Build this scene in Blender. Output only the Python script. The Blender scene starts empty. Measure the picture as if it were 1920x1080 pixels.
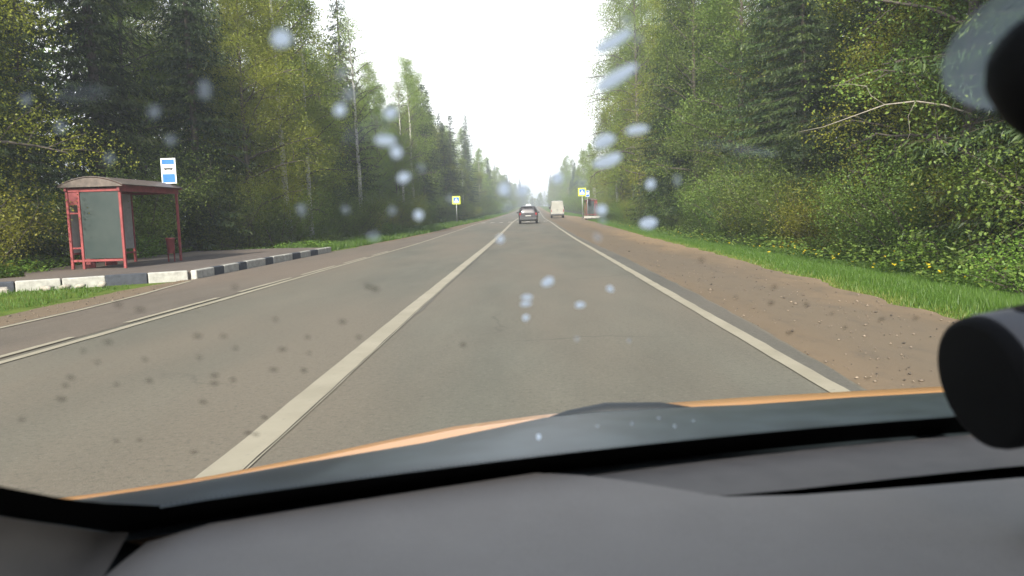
import bpy, math, random
import numpy as np
from mathutils import Vector, Matrix

R = math.radians
scene = bpy.context.scene
col = scene.collection

# ------------------------------------------------------------------ camera
EYE = (0.0, 0.0, 1.30)
cam_d = bpy.data.cameras.new('camera')
cam_d.sensor_width = 36.0
cam_d.lens = 26.25
cam_d.clip_start = 0.01
cam_d.clip_end = 5000
cam_d.dof.use_dof = True
cam_d.dof.focus_distance = 22.0
cam_d.dof.aperture_fstop = 10.5
cam = bpy.data.objects.new('camera', cam_d)
col.objects.link(cam)
cam.matrix_world = Matrix.Translation(EYE) @ (Matrix.Rotation(R(1.4319), 4, 'Z') @ Matrix.Rotation(R(90 - 5.7113), 4, 'X') @ Matrix.Rotation(R(-1.7), 4, 'Z'))
scene.camera = cam

# ------------------------------------------------------------------ sky
SUN_EL, SUN_AZ = 31.0, 191.0        # degrees; azimuth clockwise from the road's direction
world = bpy.data.worlds.new('World')
scene.world = world
world.use_nodes = True
wt = world.node_tree
wt.nodes.clear()
def wn(t, **k):
    n = wt.nodes.new(t)
    for a, b in k.items():
        setattr(n, a, b)
    return n
w_out = wn('ShaderNodeOutputWorld')
w_bg = wn('ShaderNodeBackground')
w_bg.inputs['Strength'].default_value = 0.12
w_sky = wn('ShaderNodeTexSky', sky_type='NISHITA', sun_disc=False, sun_elevation=R(SUN_EL), sun_rotation=R(SUN_AZ), air_density=1.0, dust_density=2.5, ozone_density=1.0)
w_tc = wn('ShaderNodeTexCoord')
w_sep = wn('ShaderNodeSeparateXYZ')
w_zc = wn('ShaderNodeMath', operation='MAXIMUM'); w_zc.inputs[1].default_value = 0.05
w_div = wn('ShaderNodeVectorMath', operation='DIVIDE')                    # the cloud layer is flat, so it closes up towards the horizon
w_com = wn('ShaderNodeCombineXYZ')
w_noise = wn('ShaderNodeTexNoise')
w_noise.inputs['Scale'].default_value = 0.9
w_noise.inputs['Detail'].default_value = 6
w_ramp = wn('ShaderNodeValToRGB')
w_ramp.color_ramp.elements[0].position = 0.50
w_ramp.color_ramp.elements[0].color = (0, 0, 0, 1)
w_ramp.color_ramp.elements[1].position = 0.80
w_ramp.color_ramp.elements[1].color = (1, 1, 1, 1)
w_air = wn('ShaderNodeMapRange')                                          # thicker veil at a flat angle
w_air.inputs['From Min'].default_value = 0.60; w_air.inputs['From Max'].default_value = 0.22
w_max = wn('ShaderNodeMath', operation='MAXIMUM')
w_mix = wn('ShaderNodeMixRGB')
w_mix.inputs['Color2'].default_value = (9.2, 9.3, 9.5, 1)     # thin bright cloud
wt.links.new(w_tc.outputs['Generated'], w_sep.inputs[0])
wt.links.new(w_sep.outputs['Z'], w_zc.inputs[0])
for k in 'XYZ': wt.links.new(w_zc.outputs[0], w_com.inputs[k])
wt.links.new(w_tc.outputs['Generated'], w_div.inputs[0])
wt.links.new(w_com.outputs[0], w_div.inputs[1])
wt.links.new(w_div.outputs[0], w_noise.inputs['Vector'])
wt.links.new(w_noise.outputs['Fac'], w_ramp.inputs['Fac'])
wt.links.new(w_sep.outputs['Z'], w_air.inputs['Value'])
wt.links.new(w_ramp.outputs['Color'], w_max.inputs[0])
wt.links.new(w_air.outputs[0], w_max.inputs[1])
wt.links.new(w_max.outputs[0], w_mix.inputs['Fac'])
wt.links.new(w_sky.outputs['Color'], w_mix.inputs['Color1'])
wt.links.new(w_mix.outputs['Color'], w_bg.inputs['Color'])
wt.links.new(w_bg.outputs['Background'], w_out.inputs['Surface'])

# ------------------------------------------------------------------ sun
sun_d = bpy.data.lights.new('sun', 'SUN')
sun_d.energy = 4.7
sun_d.angle = R(1.5)
sun_d.color = (1.0, 0.94, 0.83)
sun = bpy.data.objects.new('sun', sun_d)
col.objects.link(sun)
sd = Vector((math.sin(R(SUN_AZ)) * math.cos(R(SUN_EL)), math.cos(R(SUN_AZ)) * math.cos(R(SUN_EL)), math.sin(R(SUN_EL))))
sun.rotation_euler = (-sd).to_track_quat('-Z', 'Y').to_euler()
sun.location = (0, 0, 60)

# ------------------------------------------------------------------ exposure
scene.view_settings.view_transform = 'Standard'
scene.view_settings.look = 'None'
scene.view_settings.gamma = 1.0
scene.view_settings.exposure = 1.1
scene.view_settings.use_curve_mapping = False
scene.cycles.max_bounces = 8
scene.cycles.transparent_max_bounces = 16
scene.cycles.volume_bounces = 0

# ================================================================== helpers
def tag(o, label=None, cat=None, group=None, kind=None):
    if label: o['label'] = label
    if cat: o['category'] = cat
    if group: o['group'] = group
    if kind: o['kind'] = kind
    return o

def empty(name, loc=(0, 0, 0), rz=0.0, parent=None):
    o = bpy.data.objects.new(name, None)
    o.empty_display_size = 0.2
    col.objects.link(o)
    o.location = loc
    o.rotation_euler = (0, 0, rz)
    o.parent = parent
    return o

def link_mesh(name, me, parent=None, loc=None):
    o = bpy.data.objects.new(name, me)
    col.objects.link(o)
    o.parent = parent
    if loc: o.location = loc
    return o

def copy_tree(o, parent=None):
    c = o.copy()
    col.objects.link(c)
    c.parent = parent
    for ch in o.children:
        copy_tree(ch, c)
    return c

def np_mesh(name, V, F, mat, attr=None, smooth=False):
    """V (n,3); F (m,k) faces of one size; attr: per-face float 'v'."""
    V = np.ascontiguousarray(V, dtype=np.float32); F = np.ascontiguousarray(F, dtype=np.int32)
    me = bpy.data.meshes.new(name)
    m, k = F.shape
    me.vertices.add(len(V)); me.vertices.foreach_set('co', V.ravel())
    me.loops.add(m * k); me.loops.foreach_set('vertex_index', F.ravel())
    me.polygons.add(m); me.polygons.foreach_set('loop_start', np.arange(0, m * k, k, dtype=np.int32))
    if attr is not None:
        a = me.attributes.new('v', 'FLOAT', 'FACE')
        a.data.foreach_set('value', np.ascontiguousarray(attr, dtype=np.float32))
    if smooth:
        me.polygons.foreach_set('use_smooth', np.ones(m, dtype=bool))
    me.materials.append(mat)
    me.update(calc_edges=True)
    return me

class MB:
    """collects polygons; build() links them as one mesh object"""
    def __init__(s): s.v = []; s.f = []; s.sm = []
    def add(s, vs, fs, smooth=False):
        b = len(s.v); s.v += [tuple(v) for v in vs]
        s.f += [tuple(b + i for i in f) for f in fs]; s.sm += [smooth] * len(fs); return s
    def box(s, c, d, rz=0.0, M=None, bev=0.0):
        hx, hy, hz = d[0] / 2, d[1] / 2, d[2] / 2
        if bev <= 0:
            vs = [(x, y, z) for z in (-hz, hz) for x, y in ((-hx, -hy), (hx, -hy), (hx, hy), (-hx, hy))]
            fs = [(3, 2, 1, 0), (4, 5, 6, 7), (0, 1, 5, 4), (1, 2, 6, 5), (2, 3, 7, 6), (3, 0, 4, 7)]
        else:
            b = min(bev, hx * .9, hy * .9, hz * .9)
            def ring(x, y, z):
                return [(-x + b, -y, z), (x - b, -y, z), (x, -y + b, z), (x, y - b, z), (x - b, y, z), (-x + b, y, z), (-x, y - b, z), (-x, -y + b, z)]
            vs = [(p[0] * (1 - b / hx), p[1] * (1 - b / hy), -hz) for p in ring(hx, hy, 0)] + ring(hx, hy, -hz + b) + ring(hx, hy, hz - b) + [(p[0] * (1 - b / hx), p[1] * (1 - b / hy), hz) for p in ring(hx, hy, 0)]
            fs = [tuple(range(7, -1, -1)), tuple(range(24, 32))]
            for r in range(3):
                for i in range(8):
                    j = (i + 1) % 8
                    fs.append((r * 8 + i, r * 8 + j, r * 8 + 8 + j, r * 8 + 8 + i))
        ca, sa = math.cos(rz), math.sin(rz)
        out = []
        for x, y, z in vs:
            if M is not None:
                p = M @ Vector((x, y, z)); out.append((p.x + c[0], p.y + c[1], p.z + c[2]))
            else:
                out.append((c[0] + x * ca - y * sa, c[1] + x * sa + y * ca, c[2] + z))
        return s.add(out, fs)
    def tube(s, pts, rad, n=6, cap=True):
        pts = [Vector(p) for p in pts]
        if not hasattr(rad, '__len__'): rad = [rad] * len(pts)
        vs = []; fs = []
        up = Vector((0.31, 0.17, 0.93))
        for i, p in enumerate(pts):
            t = (pts[min(i + 1, len(pts) - 1)] - pts[max(i - 1, 0)])
            t = t.normalized() if t.length > 1e-9 else Vector((0, 0, 1))
            if abs(t.dot(up)) > .95: u = t.cross(Vector((1, 0, 0))).normalized()
            else: u = t.cross(up).normalized()
            w = t.cross(u)
            for k in range(n):
                a = 2 * math.pi * k / n
                vs.append(p + (u * math.cos(a) + w * math.sin(a)) * rad[i])
        for i in range(len(pts) - 1):
            for k in range(n):
                j = (k + 1) % n
                fs.append((i * n + k, i * n + j, (i + 1) * n + j, (i + 1) * n + k))
        s.add(vs, fs, True)
        if cap:
            b = len(s.v) - len(vs)
            s.f.append(tuple(b + k for k in range(n - 1, -1, -1))); s.sm.append(False)
            s.f.append(tuple(b + (len(pts) - 1) * n + k for k in range(n))); s.sm.append(False)
        return s
    def lathe(s, c, axis, prof, n=24, cap=True):
        """prof [(r, h)] around AXIS through C"""
        ax = Vector(axis).normalized(); c = Vector(c)
        u = ax.orthogonal().normalized(); w = ax.cross(u)
        vs = []; fs = []
        for r, h in prof:
            for k in range(n):
                a = 2 * math.pi * k / n
                vs.append(c + ax * h + (u * math.cos(a) + w * math.sin(a)) * r)
        for i in range(len(prof) - 1):
            for k in range(n):
                j = (k + 1) % n
                fs.append((i * n + k, i * n + j, (i + 1) * n + j, (i + 1) * n + k))
        s.add(vs, fs, True)
        if cap:
            b = len(s.v) - len(vs)
            s.f.append(tuple(b + k for k in range(n - 1, -1, -1))); s.sm.append(False)
            s.f.append(tuple(b + (len(prof) - 1) * n + k for k in range(n))); s.sm.append(False)
        return s
    def prism(s, poly, z0, z1):
        """polygon [(x,y)] counter-clockwise, extruded in z"""
        n = len(poly)
        vs = [(x, y, z0) for x, y in poly] + [(x, y, z1) for x, y in poly]
        fs = [tuple(range(n - 1, -1, -1)), tuple(range(n, 2 * n))] + [(i, (i + 1) % n, n + (i + 1) % n, n + i) for i in range(n)]
        return s.add(vs, fs)
    def grid(s, rows, smooth=True):
        """rows: list of equal-length point lists"""
        w = len(rows[0]); vs = [p for r in rows for p in r]; fs = []
        for i in range(len(rows) - 1):
            for j in range(w - 1):
                fs.append((i * w + j, i * w + j + 1, (i + 1) * w + j + 1, (i + 1) * w + j))
        return s.add(vs, fs, smooth)
    def mesh(s, name, mat):
        me = bpy.data.meshes.new(name)
        me.from_pydata(s.v, [], s.f)
        me.polygons.foreach_set('use_smooth', s.sm)
        me.materials.append(mat)
        me.update()
        return me
    def build(s, name, mat, parent=None, loc=None):
        return link_mesh(name, s.mesh(name, mat), parent, loc)

# ================================================================== materials
class NT:
    def __init__(s, name):
        s.m = bpy.data.materials.new(name); s.m.use_nodes = True
        s.t = s.m.node_tree; s.t.nodes.clear()
        s.out = s.n('ShaderNodeOutputMaterial')
    def n(s, t, ins=None, **k):
        nd = s.t.nodes.new(t)
        for a, b in k.items(): setattr(nd, a, b)
        for a, b in (ins or {}).items():
            if hasattr(b, 'bl_idname') or isinstance(b, bpy.types.NodeSocket): s.t.links.new(b, nd.inputs[a])
            else: nd.inputs[a].default_value = b
        return nd
    def surf(s, sock): s.t.links.new(sock, s.out.inputs['Surface']); return s.m
    def noise(s, scale, detail=4, rough=.55, vec=None, sc=None):
        if vec is None: vec = s.n('ShaderNodeNewGeometry').outputs['Position']
        if sc is not None: vec = s.n('ShaderNodeVectorMath', {0: vec, 1: sc}, operation='MULTIPLY').outputs[0]
        return s.n('ShaderNodeTexNoise', {'Vector': vec, 'Scale': scale, 'Detail': detail, 'Roughness': rough}).outputs['Fac']
    def ramp(s, fac, stops):
        r = s.n('ShaderNodeValToRGB', {'Fac': fac}); cr = r.color_ramp
        while len(cr.elements) < len(stops): cr.elements.new(.5)
        for e, (p, c) in zip(cr.elements, stops):
            e.position = p; e.color = (*c, 1) if hasattr(c, '__len__') else (c, c, c, 1)
        return r.outputs['Color']
    def mix(s, fac, a, b, mode='MIX'):
        return s.n('ShaderNodeMixRGB', {'Fac': fac, 'Color1': a if not isinstance(a, tuple) else (*a, 1), 'Color2': b if not isinstance(b, tuple) else (*b, 1)}, blend_type=mode).outputs['Color']
    def bump(s, h, strength=.3, dist=.02):
        return s.n('ShaderNodeBump', {'Height': h, 'Strength': strength, 'Distance': dist}).outputs['Normal']
    def pbr(s, color, rough=.7, metal=0., normal=None, spec=.4, coat=0.):
        d = {'Base Color': color if not isinstance(color, tuple) else (*color, 1), 'Roughness': rough, 'Metallic': metal, 'Specular IOR Level': spec}
        if coat: d['Coat Weight'] = coat; d['Coat Roughness'] = .05
        if normal is not None: d['Normal'] = normal
        return s.surf(s.n('ShaderNodeBsdfPrincipled', d).outputs[0])

def plain(name, c, rough=.6, metal=0., var=.12, scale=6., spec=.4, coat=0.):
    """a plain surface with slight wear and dirt"""
    t = NT(name)
    f = t.noise(scale, 5)
    dark = tuple(x * (1 - var) for x in c); lite = tuple(min(1, x * (1 + var)) for x in c)
    cc = t.ramp(f, [(.3, dark), (.7, lite)])
    return t.pbr(cc, rough, metal, spec=spec, coat=coat)

def leaf_mat(name, a, b, c, trans=.35):
    """a..b..c : colour by leaf; each tree shifts a little"""
    t = NT(name)
    at = t.n('ShaderNodeAttribute', attribute_name='v').outputs['Fac']
    cc = t.ramp(at, [(.0, a), (.55, b), (1., c)])
    rnd = t.n('ShaderNodeObjectInfo').outputs['Random']
    hs = t.n('ShaderNodeHueSaturation', {'Color': cc,
             'Hue': t.n('ShaderNodeMapRange', {'Value': rnd, 'To Min': .485, 'To Max': .512}).outputs[0],
             'Value': t.n('ShaderNodeMapRange', {'Value': rnd, 'To Min': .78, 'To Max': 1.2}).outputs[0]}).outputs[0]
    df = t.n('ShaderNodeBsdfDiffuse', {'Color': hs})
    tl = t.n('ShaderNodeBsdfTranslucent', {'Color': t.mix(1., hs, (1., 1., .62), 'MULTIPLY')})
    mx = t.n('ShaderNodeMixShader', {0: trans, 1: df.outputs[0], 2: tl.outputs[0]})
    gl = t.n('ShaderNodeBsdfGlossy', {'Color': (1, 1, 1, 1), 'Roughness': .45})
    mg = t.n('ShaderNodeMixShader', {0: .015, 1: mx.outputs[0], 2: gl.outputs[0]})
    return t.surf(mg.outputs[0])

M = {}
M['spruce'] = leaf_mat('spruce_needles', (.026, .045, .020), (.052, .080, .028), (.12, .15, .04), .25)
M['birch'] = leaf_mat('birch_leaves', (.145, .205, .038), (.22, .288, .056), (.30, .355, .078), .5)
M['aspen'] = leaf_mat('aspen_leaves', (.084, .135, .03), (.148, .212, .046), (.23, .285, .062), .47)
M['maple'] = leaf_mat('golden_leaves', (.15, .175, .024), (.23, .245, .034), (.32, .31, .05), .48)
M['bush'] = leaf_mat('bush_leaves', (.072, .128, .028), (.135, .205, .042), (.22, .285, .06), .45)
M['weed'] = leaf_mat('weed_leaves', (.07, .13, .02), (.12, .20, .03), (.19, .27, .05), .4)
M['grass'] = leaf_mat('grass_blades', (.055, .115, .018), (.092, .165, .024), (.25, .23, .075), .4)
M['flower'] = leaf_mat('dandelion_petals', (.6, .5, .02), (.7, .6, .03), (.8, .65, .05), .3)

t = NT('birch_bark')
f1 = t.noise(5., 6, .7, t.n('ShaderNodeTexCoord').outputs['Object'], (1.5, 1.5, 5.))
f2 = t.noise(.6, 3, .5, t.n('ShaderNodeTexCoord').outputs['Object'])
bc = t.ramp(f1, [(.38, (.03, .028, .025)), (.47, (.42, .41, .38)), (.7, (.56, .55, .51))])
M['birch_bark'] = t.pbr(t.mix(t.ramp(f2, [(.4, 0.), (.7, .55)]), bc, (.11, .10, .09)), .8)
t = NT('brown_bark')
f1 = t.noise(9., 6, .7, t.n('ShaderNodeTexCoord').outputs['Object'], (3., 3., .6))
M['bark'] = t.pbr(t.ramp(f1, [(.3, (.035, .028, .022)), (.6, (.10, .08, .063)), (.8, (.17, .145, .12))]), .9, normal=t.bump(f1, .6, .03))
M['twig'] = plain('twig_bark', (.075, .062, .052), .9, var=.3, scale=3)
M['pale_bark'] = plain('pale_dead_wood', (.24, .215, .175), .85, var=.25, scale=12)

# asphalt
def asphalt(name, base, stain, streaks=True):
    t = NT(name)
    pos = t.n('ShaderNodeNewGeometry').outputs['Position']
    fine = t.noise(90., 3, .7, pos)
    mid = t.noise(1.1, 6, .6, pos, (1., .25, 1.))
    big = t.noise(.28, 4, .5, pos, (1.5, .3, 1.))
    c = t.mix(t.ramp(mid, [(.35, 0.), (.7, 1.)]), tuple(x * .80 for x in base), tuple(x * 1.14 for x in base))
    c = t.mix(t.ramp(big, [(.40, 0.), (.62, .8)]), c, stain)
    gr = t.noise(24., 6, .8, pos)
    c = t.mix(t.ramp(gr, [(.36, .6), (.47, 0.)]), c, tuple(x * .55 for x in base))
    c = t.mix(t.ramp(gr, [(.56, 0.), (.66, .55)]), c, tuple(min(1, x * 1.45) for x in base))
    c = t.mix(t.ramp(fine, [(.30, .55), (.46, 0.)]), c, tuple(x * .45 for x in base))
    c = t.mix(t.ramp(fine, [(.60, 0.), (.74, .5)]), c, tuple(min(1, x * 1.9) for x in base))
    # cracks
    vo = t.n('ShaderNodeTexVoronoi', {'Vector': t.n('ShaderNodeVectorMath', {0: pos, 1: t.n('ShaderNodeTexNoise', {'Vector': pos, 'Scale': 1.2, 'Detail': 4.}).outputs['Color']}, operation='ADD').outputs[0], 'Scale': .22}, feature='DISTANCE_TO_EDGE').outputs['Distance']
    crack = t.ramp(vo, [(.0, 1.), (.006, 0.)])
    gate = t.ramp(t.noise(.2, 2, .5, pos), [(.5, 0.), (.62, .6)])
    c = t.mix(t.n('ShaderNodeMath', {0: crack, 1: gate}, operation='MULTIPLY').outputs[0], c, tuple(x * .35 for x in base))
    return t.pbr(c, .82, normal=t.bump(fine, .5, .006), spec=.35)
M['asphalt'] = asphalt('asphalt', (.116, .110, .086), (.143, .119, .089))
M['asphalt_bay'] = asphalt('bus_bay_asphalt', (.120, .100, .079), (.145, .112, .085))
M['asphalt_dark'] = asphalt('dark_seam_asphalt', (.100, .094, .078), (.116, .102, .082))
M['paving'] = asphalt('platform_asphalt', (.118, .097, .084), (.142, .112, .092))

t = NT('road_paint')
pos = t.n('ShaderNodeNewGeometry').outputs['Position']
f1 = t.noise(16., 6, .75, pos); f2 = t.noise(1.5, 4, .6, pos)
c = t.mix(t.ramp(f2, [(.3, 0.), (.7, 1.)]), (.235, .21, .155), (.30, .27, .205))
c = t.mix(t.ramp(f1, [(.60, 0.), (.70, .8)]), c, (.16, .145, .12))
M['paint'] = t.pbr(c, .7)
t = NT('worn_paint')
pos = t.n('ShaderNodeNewGeometry').outputs['Position']
f1 = t.noise(10., 6, .75, pos)
M['paint_worn'] = t.pbr(t.ramp(f1, [(.42, (.15, .135, .115)), (.6, (.42, .39, .32))]), .7)

t = NT('shoulder_dirt')
pos = t.n('ShaderNodeNewGeometry').outputs['Position']
f1 = t.noise(.9, 6, .65, pos, (1., .35, 1.)); f2 = t.noise(28., 5, .75, pos); f3 = t.noise(4., 5, .65, pos, (1., .4, 1.))
f4 = t.noise(.23, 3, .5, pos, (1., .2, 1.))
c = t.mix(t.ramp(f1, [(.3, 0.), (.72, 1.)]), (.138, .100, .063), (.200, .140, .086))
xx = t.n('ShaderNodeMath', {0: t.n('ShaderNodeSeparateXYZ', {0: pos}).outputs['X'], 1: t.n('ShaderNodeMath', {0: f1, 1: 1.6}, operation='MULTIPLY').outputs[0]}, operation='ADD').outputs[0]
band = t.ramp(t.n('ShaderNodeMapRange', {'Value': xx, 'From Min': 2.5, 'From Max': 6.8}).outputs[0], [(.10, 0.), (.30, .75), (.52, .75), (.66, 0.)])
sand = t.ramp(t.n('ShaderNodeMapRange', {'Value': xx, 'From Min': 2.5, 'From Max': 6.8}).outputs[0], [(.60, 0.), (.78, .7)])
c = t.mix(band, c, (.130, .105, .076))
c = t.mix(sand, c, (.25, .178, .108))
c = t.mix(t.ramp(f4, [(.42, .0), (.62, .5)]), c, (.120, .100, .078))
c = t.mix(t.ramp(f3, [(.52, 0.), (.72, .6)]), c, (.095, .080, .062))
c = t.mix(t.ramp(f2, [(.58, 0.), (.72, .7)]), c, (.08, .066, .054))
c = t.mix(t.ramp(f2, [(.26, .6), (.36, 0.)]), c, (.24, .185, .135))
M['dirt'] = t.pbr(c, .95, normal=t.bump(f2, .25, .02), spec=.2)

t = NT('ground_soil')
at = t.n('ShaderNodeAttribute', attribute_name='grassy').outputs['Fac']
pos = t.n('ShaderNodeNewGeometry').outputs['Position']
f1 = t.noise(1.3, 6, .65, pos)
g = t.ramp(f1, [(.3, (.055, .085, .014)), (.6, (.10, .14, .024)), (.8, (.15, .16, .04))])
s_ = t.ramp(f1, [(.3, (.020, .019, .011)), (.7, (.055, .052, .026))])
fm = t.n('ShaderNodeMath', {0: at, 1: t.n('ShaderNodeMath', {0: f1, 1: .5}, operation='SUBTRACT').outputs[0]}, operation='ADD').outputs[0]
M['ground'] = t.pbr(t.mix(t.ramp(fm, [(.35, 0.), (.65, 1.)]), s_, g), 1., normal=t.bump(f1, .8, .15), spec=.1)

M['kerb_white'] = plain('white_kerb_paint', (.34, .33, .30), .8, var=.22, scale=9)
M['kerb_dark'] = plain('dark_kerb_paint', (.045, .050, .062), .8, var=.3, scale=9)
M['concrete'] = plain('concrete', (.30, .27, .23), .9, var=.25, scale=8)
M['red'] = plain('red_paint', (.21, .042, .042), .65, var=.25, scale=5)
M['red_dark'] = plain('dark_red_paint', (.17, .034, .036), .65, var=.3, scale=5)
M['roof_poly'] = plain('weathered_roof_sheet', (.10, .078, .066), .6, var=.3, scale=7)
M['steel'] = plain('galvanised_steel', (.36, .37, .37), .45, .6, var=.15)
M['blue'] = plain('blue_sign_film', (.02, .13, .52), .4, var=.08)
M['white'] = plain('white_sign_film', (.72, .73, .73), .4, var=.05)
M['lime'] = plain('yellow_green_sign_film', (.62, .70, .04), .4, var=.06)
M['black'] = plain('black_film', (.012, .012, .013), .5, var=.2)
t = NT('frosted_panel')
f1 = t.noise(1.6, 5, .6)
cc = t.ramp(f1, [(.3, (.045, .062, .060)), (.7, (.066, .082, .077))])
d1 = t.n('ShaderNodeBsdfPrincipled', {'Base Color': cc, 'Roughness': .28, 'Specular IOR Level': .5})
d2 = t.n('ShaderNodeBsdfTranslucent', {'Color': cc})
M['frosted'] = t.surf(t.n('ShaderNodeMixShader', {0: .3, 1: d1.outputs[0], 2: d2.outputs[0]}).outputs[0])
M['back_panel'] = plain('grey_back_panel', (.26, .25, .245), .55, var=.15)

# ================================================================== terrain
ZK = np.array([(-60, 0), (0, 0), (30, 0), (52, .12), (75, .32), (104, .45), (150, .85), (200, 1.35), (250, 1.95), (350, 3.4), (420, 4.6), (450, 5.0), (480, 5.1), (520, 4.6), (600, 2.0), (760, 0), (3000, 0)], float)
def _pchip(xk, yk, x):
    x = np.asarray(x, float)
    h = np.diff(xk); d = np.diff(yk) / h
    m = np.zeros_like(yk); m[0] = d[0]; m[-1] = d[-1]
    for i in range(1, len(xk) - 1):
        m[i] = 0 if d[i - 1] * d[i] <= 0 else 2 * d[i - 1] * d[i] / (d[i - 1] + d[i])
    i = np.clip(np.searchsorted(xk, x) - 1, 0, len(h) - 1)
    s = (x - xk[i]) / h[i]
    return ((1 + 2 * s) * (1 - s) ** 2 * yk[i] + s * (1 - s) ** 2 * h[i] * m[i] + s * s * (3 - 2 * s) * yk[i + 1] + s * s * (s - 1) * h[i] * m[i + 1])
def rz_(y): return _pchip(ZK[:, 0], ZK[:, 1], np.clip(y, -59, 2900))
XK = np.array([(-60, 0), (90, 0), (150, .45), (250, 1.3), (420, 2.3), (480, 3.8), (540, 14.), (600, 36.), (700, 90), (3000, 200)], float)
def rx_(y): return _pchip(XK[:, 0], XK[:, 1], np.clip(y, -59, 2900))
def sstep(a, b, x):
    u = np.clip((np.asarray(x, float) - a) / (b - a), 0, 1); return u * u * (3 - 2 * u)
def gz(x, y):
    """height of the ground off the road"""
    x = np.asarray(x, float); y = np.asarray(y, float)
    u = x - rx_(y)
    side = -.22 * sstep(5.4, 7.6, u) + .40 * sstep(8.3, 12.5, u) - .22 * sstep(9.2, 11, -u) * (1 - sstep(28, 34, 62 - y) * sstep(10, 14, y)) + .40 * sstep(13, 18, -u)
    wav = .10 * np.sin(x * .9 + 1.3 * np.sin(y * .31)) * np.sin(y * .55 + 1.1 * np.sin(x * .4)) * sstep(6.5, 10, np.abs(u))
    return rz_(y) + side + wav - .02

xs = np.concatenate([[-900, -400, -200, -120, -80], np.arange(-56, -16, 4.), np.arange(-16, 16.01, .5), np.arange(20, 57, 4.), [80, 120, 200, 400, 900]])
ys = np.concatenate([np.arange(-40, 0, 5.), np.arange(0, 60, .75), np.arange(60, 140, 2.), np.arange(140, 520, 6.), [540, 580, 640, 720, 850, 1100, 1600, 2600]])
GX, GY = np.meshgrid(xs, ys)
GZ = gz(GX, GY)
GZ = np.where(np.abs(GX - rx_(GY)) < 5.2, GZ - .05, GZ)       # under the road and shoulders
V = np.stack([GX, GY, GZ], -1).reshape(-1, 3)
nx = len(xs); ny = len(ys)
I = (np.arange(ny - 1)[:, None] * nx + np.arange(nx - 1)[None, :]).ravel()
F = np.stack([I, I + 1, I + nx + 1, I + nx], -1)
me = np_mesh('ground', V, F, M['ground'], smooth=True)
U = (GX - rx_(GY)).ravel()
a = me.attributes.new('grassy', 'FLOAT', 'POINT')
gr = np.where(U > 0, 1 - sstep(8.2, 10.5, U), 1 - sstep(9.8, 11.5, -U))
a.data.foreach_set('value', gr.astype(np.float32))
tag(link_mesh('ground', me), kind='structure')

def strip(name, mat, left, right, yy, dz, cols=3, zfun=None):
    """a sheet following the road between left(y) and right(y) (offsets from the road's axis)"""
    rows = []
    for y in yy:
        l, r = left(y), right(y)
        rows.append([(l + (r - l) * k / (cols - 1) + float(rx_(y)), y, float((zfun or (lambda x, q: rz_(q)))(l + (r - l) * k / (cols - 1), y)) + dz) for k in range(cols)])
    return MB().grid(rows).build(name, mat)

rng = random.Random(5)
def jag(seed, amp, step=.6):
    r = random.Random(seed); tab = [r.uniform(-1, 1) for _ in range(4096)]
    def f(y):
        def lin(q):
            i = math.floor(q); k = q - i; return tab[i % 4096] * (1 - k) + tab[(i + 1) % 4096] * k
        return amp * (.6 * lin(y / step) + .4 * lin(y / (step * 4.3) + 77) + .35 * lin(y / (step * .35) + 31))
    return f
yy = list(np.concatenate([np.arange(-30, 4, 2.), np.arange(4, 45, .3), np.arange(45, 110, 1.), np.arange(110, 560, 4.)]))

# dirt shoulders (lowest), then asphalt, bus bay, paint
jr = jag(1, .16); jl = jag(2, .10); je = jag(3, .05, .5); jb = jag(4, .06)
def grass_edge_r(y): return float(np.interp(y, [-30, 7, 8.3, 10, 12, 18, 24.5, 39, 74, 85, 95, 118, 140, 200, 560], [4.7, 4.7, 4.7, 4.65, 4.85, 5.15, 5.35, 5.65, 6.2, 6.3, 7.4, 7.4, 5.6, 4.4, 4.0])) + jr(y)
def grass_edge_l(y): return float(np.interp(y, [-30, 9, 11, 13.5, 15, 16.6, 29, 31, 40, 52, 80, 130, 560], [-7.5, -7.75, -7.9, -8.05, -8.2, -8.0, -8.0, -7.9, -7.5, -7.0, -6.5, -6.2, -6.1])) + jl(y)
o = strip('shoulder_verge_side', M['dirt'], lambda y: 1.9, grass_edge_r, yy, -.006, 5); tag(o, kind='structure'); o.name = 'dirt_shoulder'
o = strip('dirt_shoulder', M['dirt'], lambda y: grass_edge_l(y), lambda y: -4.9, yy, -.006, 5); tag(o, kind='structure')
def road_l(y): return float(np.interp(y, [-30, 30, 45, 560], [-5.42, -5.42, -5.5, -5.6])) + je(y)
def road_r(y): return float(np.interp(y, [-30, 5, 8, 12, 21, 40, 560], [2.32, 2.32, 2.46, 2.52, 2.62, 2.5, 2.4])) + .6 * je(y + 60)
o = strip('road', M['asphalt'], road_l, road_r, yy, .004, 9); tag(o, kind='structure')
def bay_l(y): return float(np.interp(y, [-30, 9.4, 11.3, 13.4, 16.4, 17.2, 29, 34, 60, 62], [-7.05, -7.05, -7.1, -7.28, -7.66, -7.75, -7.75, -7.45, -5.75, -5.6])) + jb(y) * (0 if 16.5 < y < 29.2 else 1)
o = strip('bus_bay', M['asphalt_bay'], bay_l, lambda y: -5.30, [y for y in yy if y < 61], .008, 4); tag(o, kind='structure')

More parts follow.
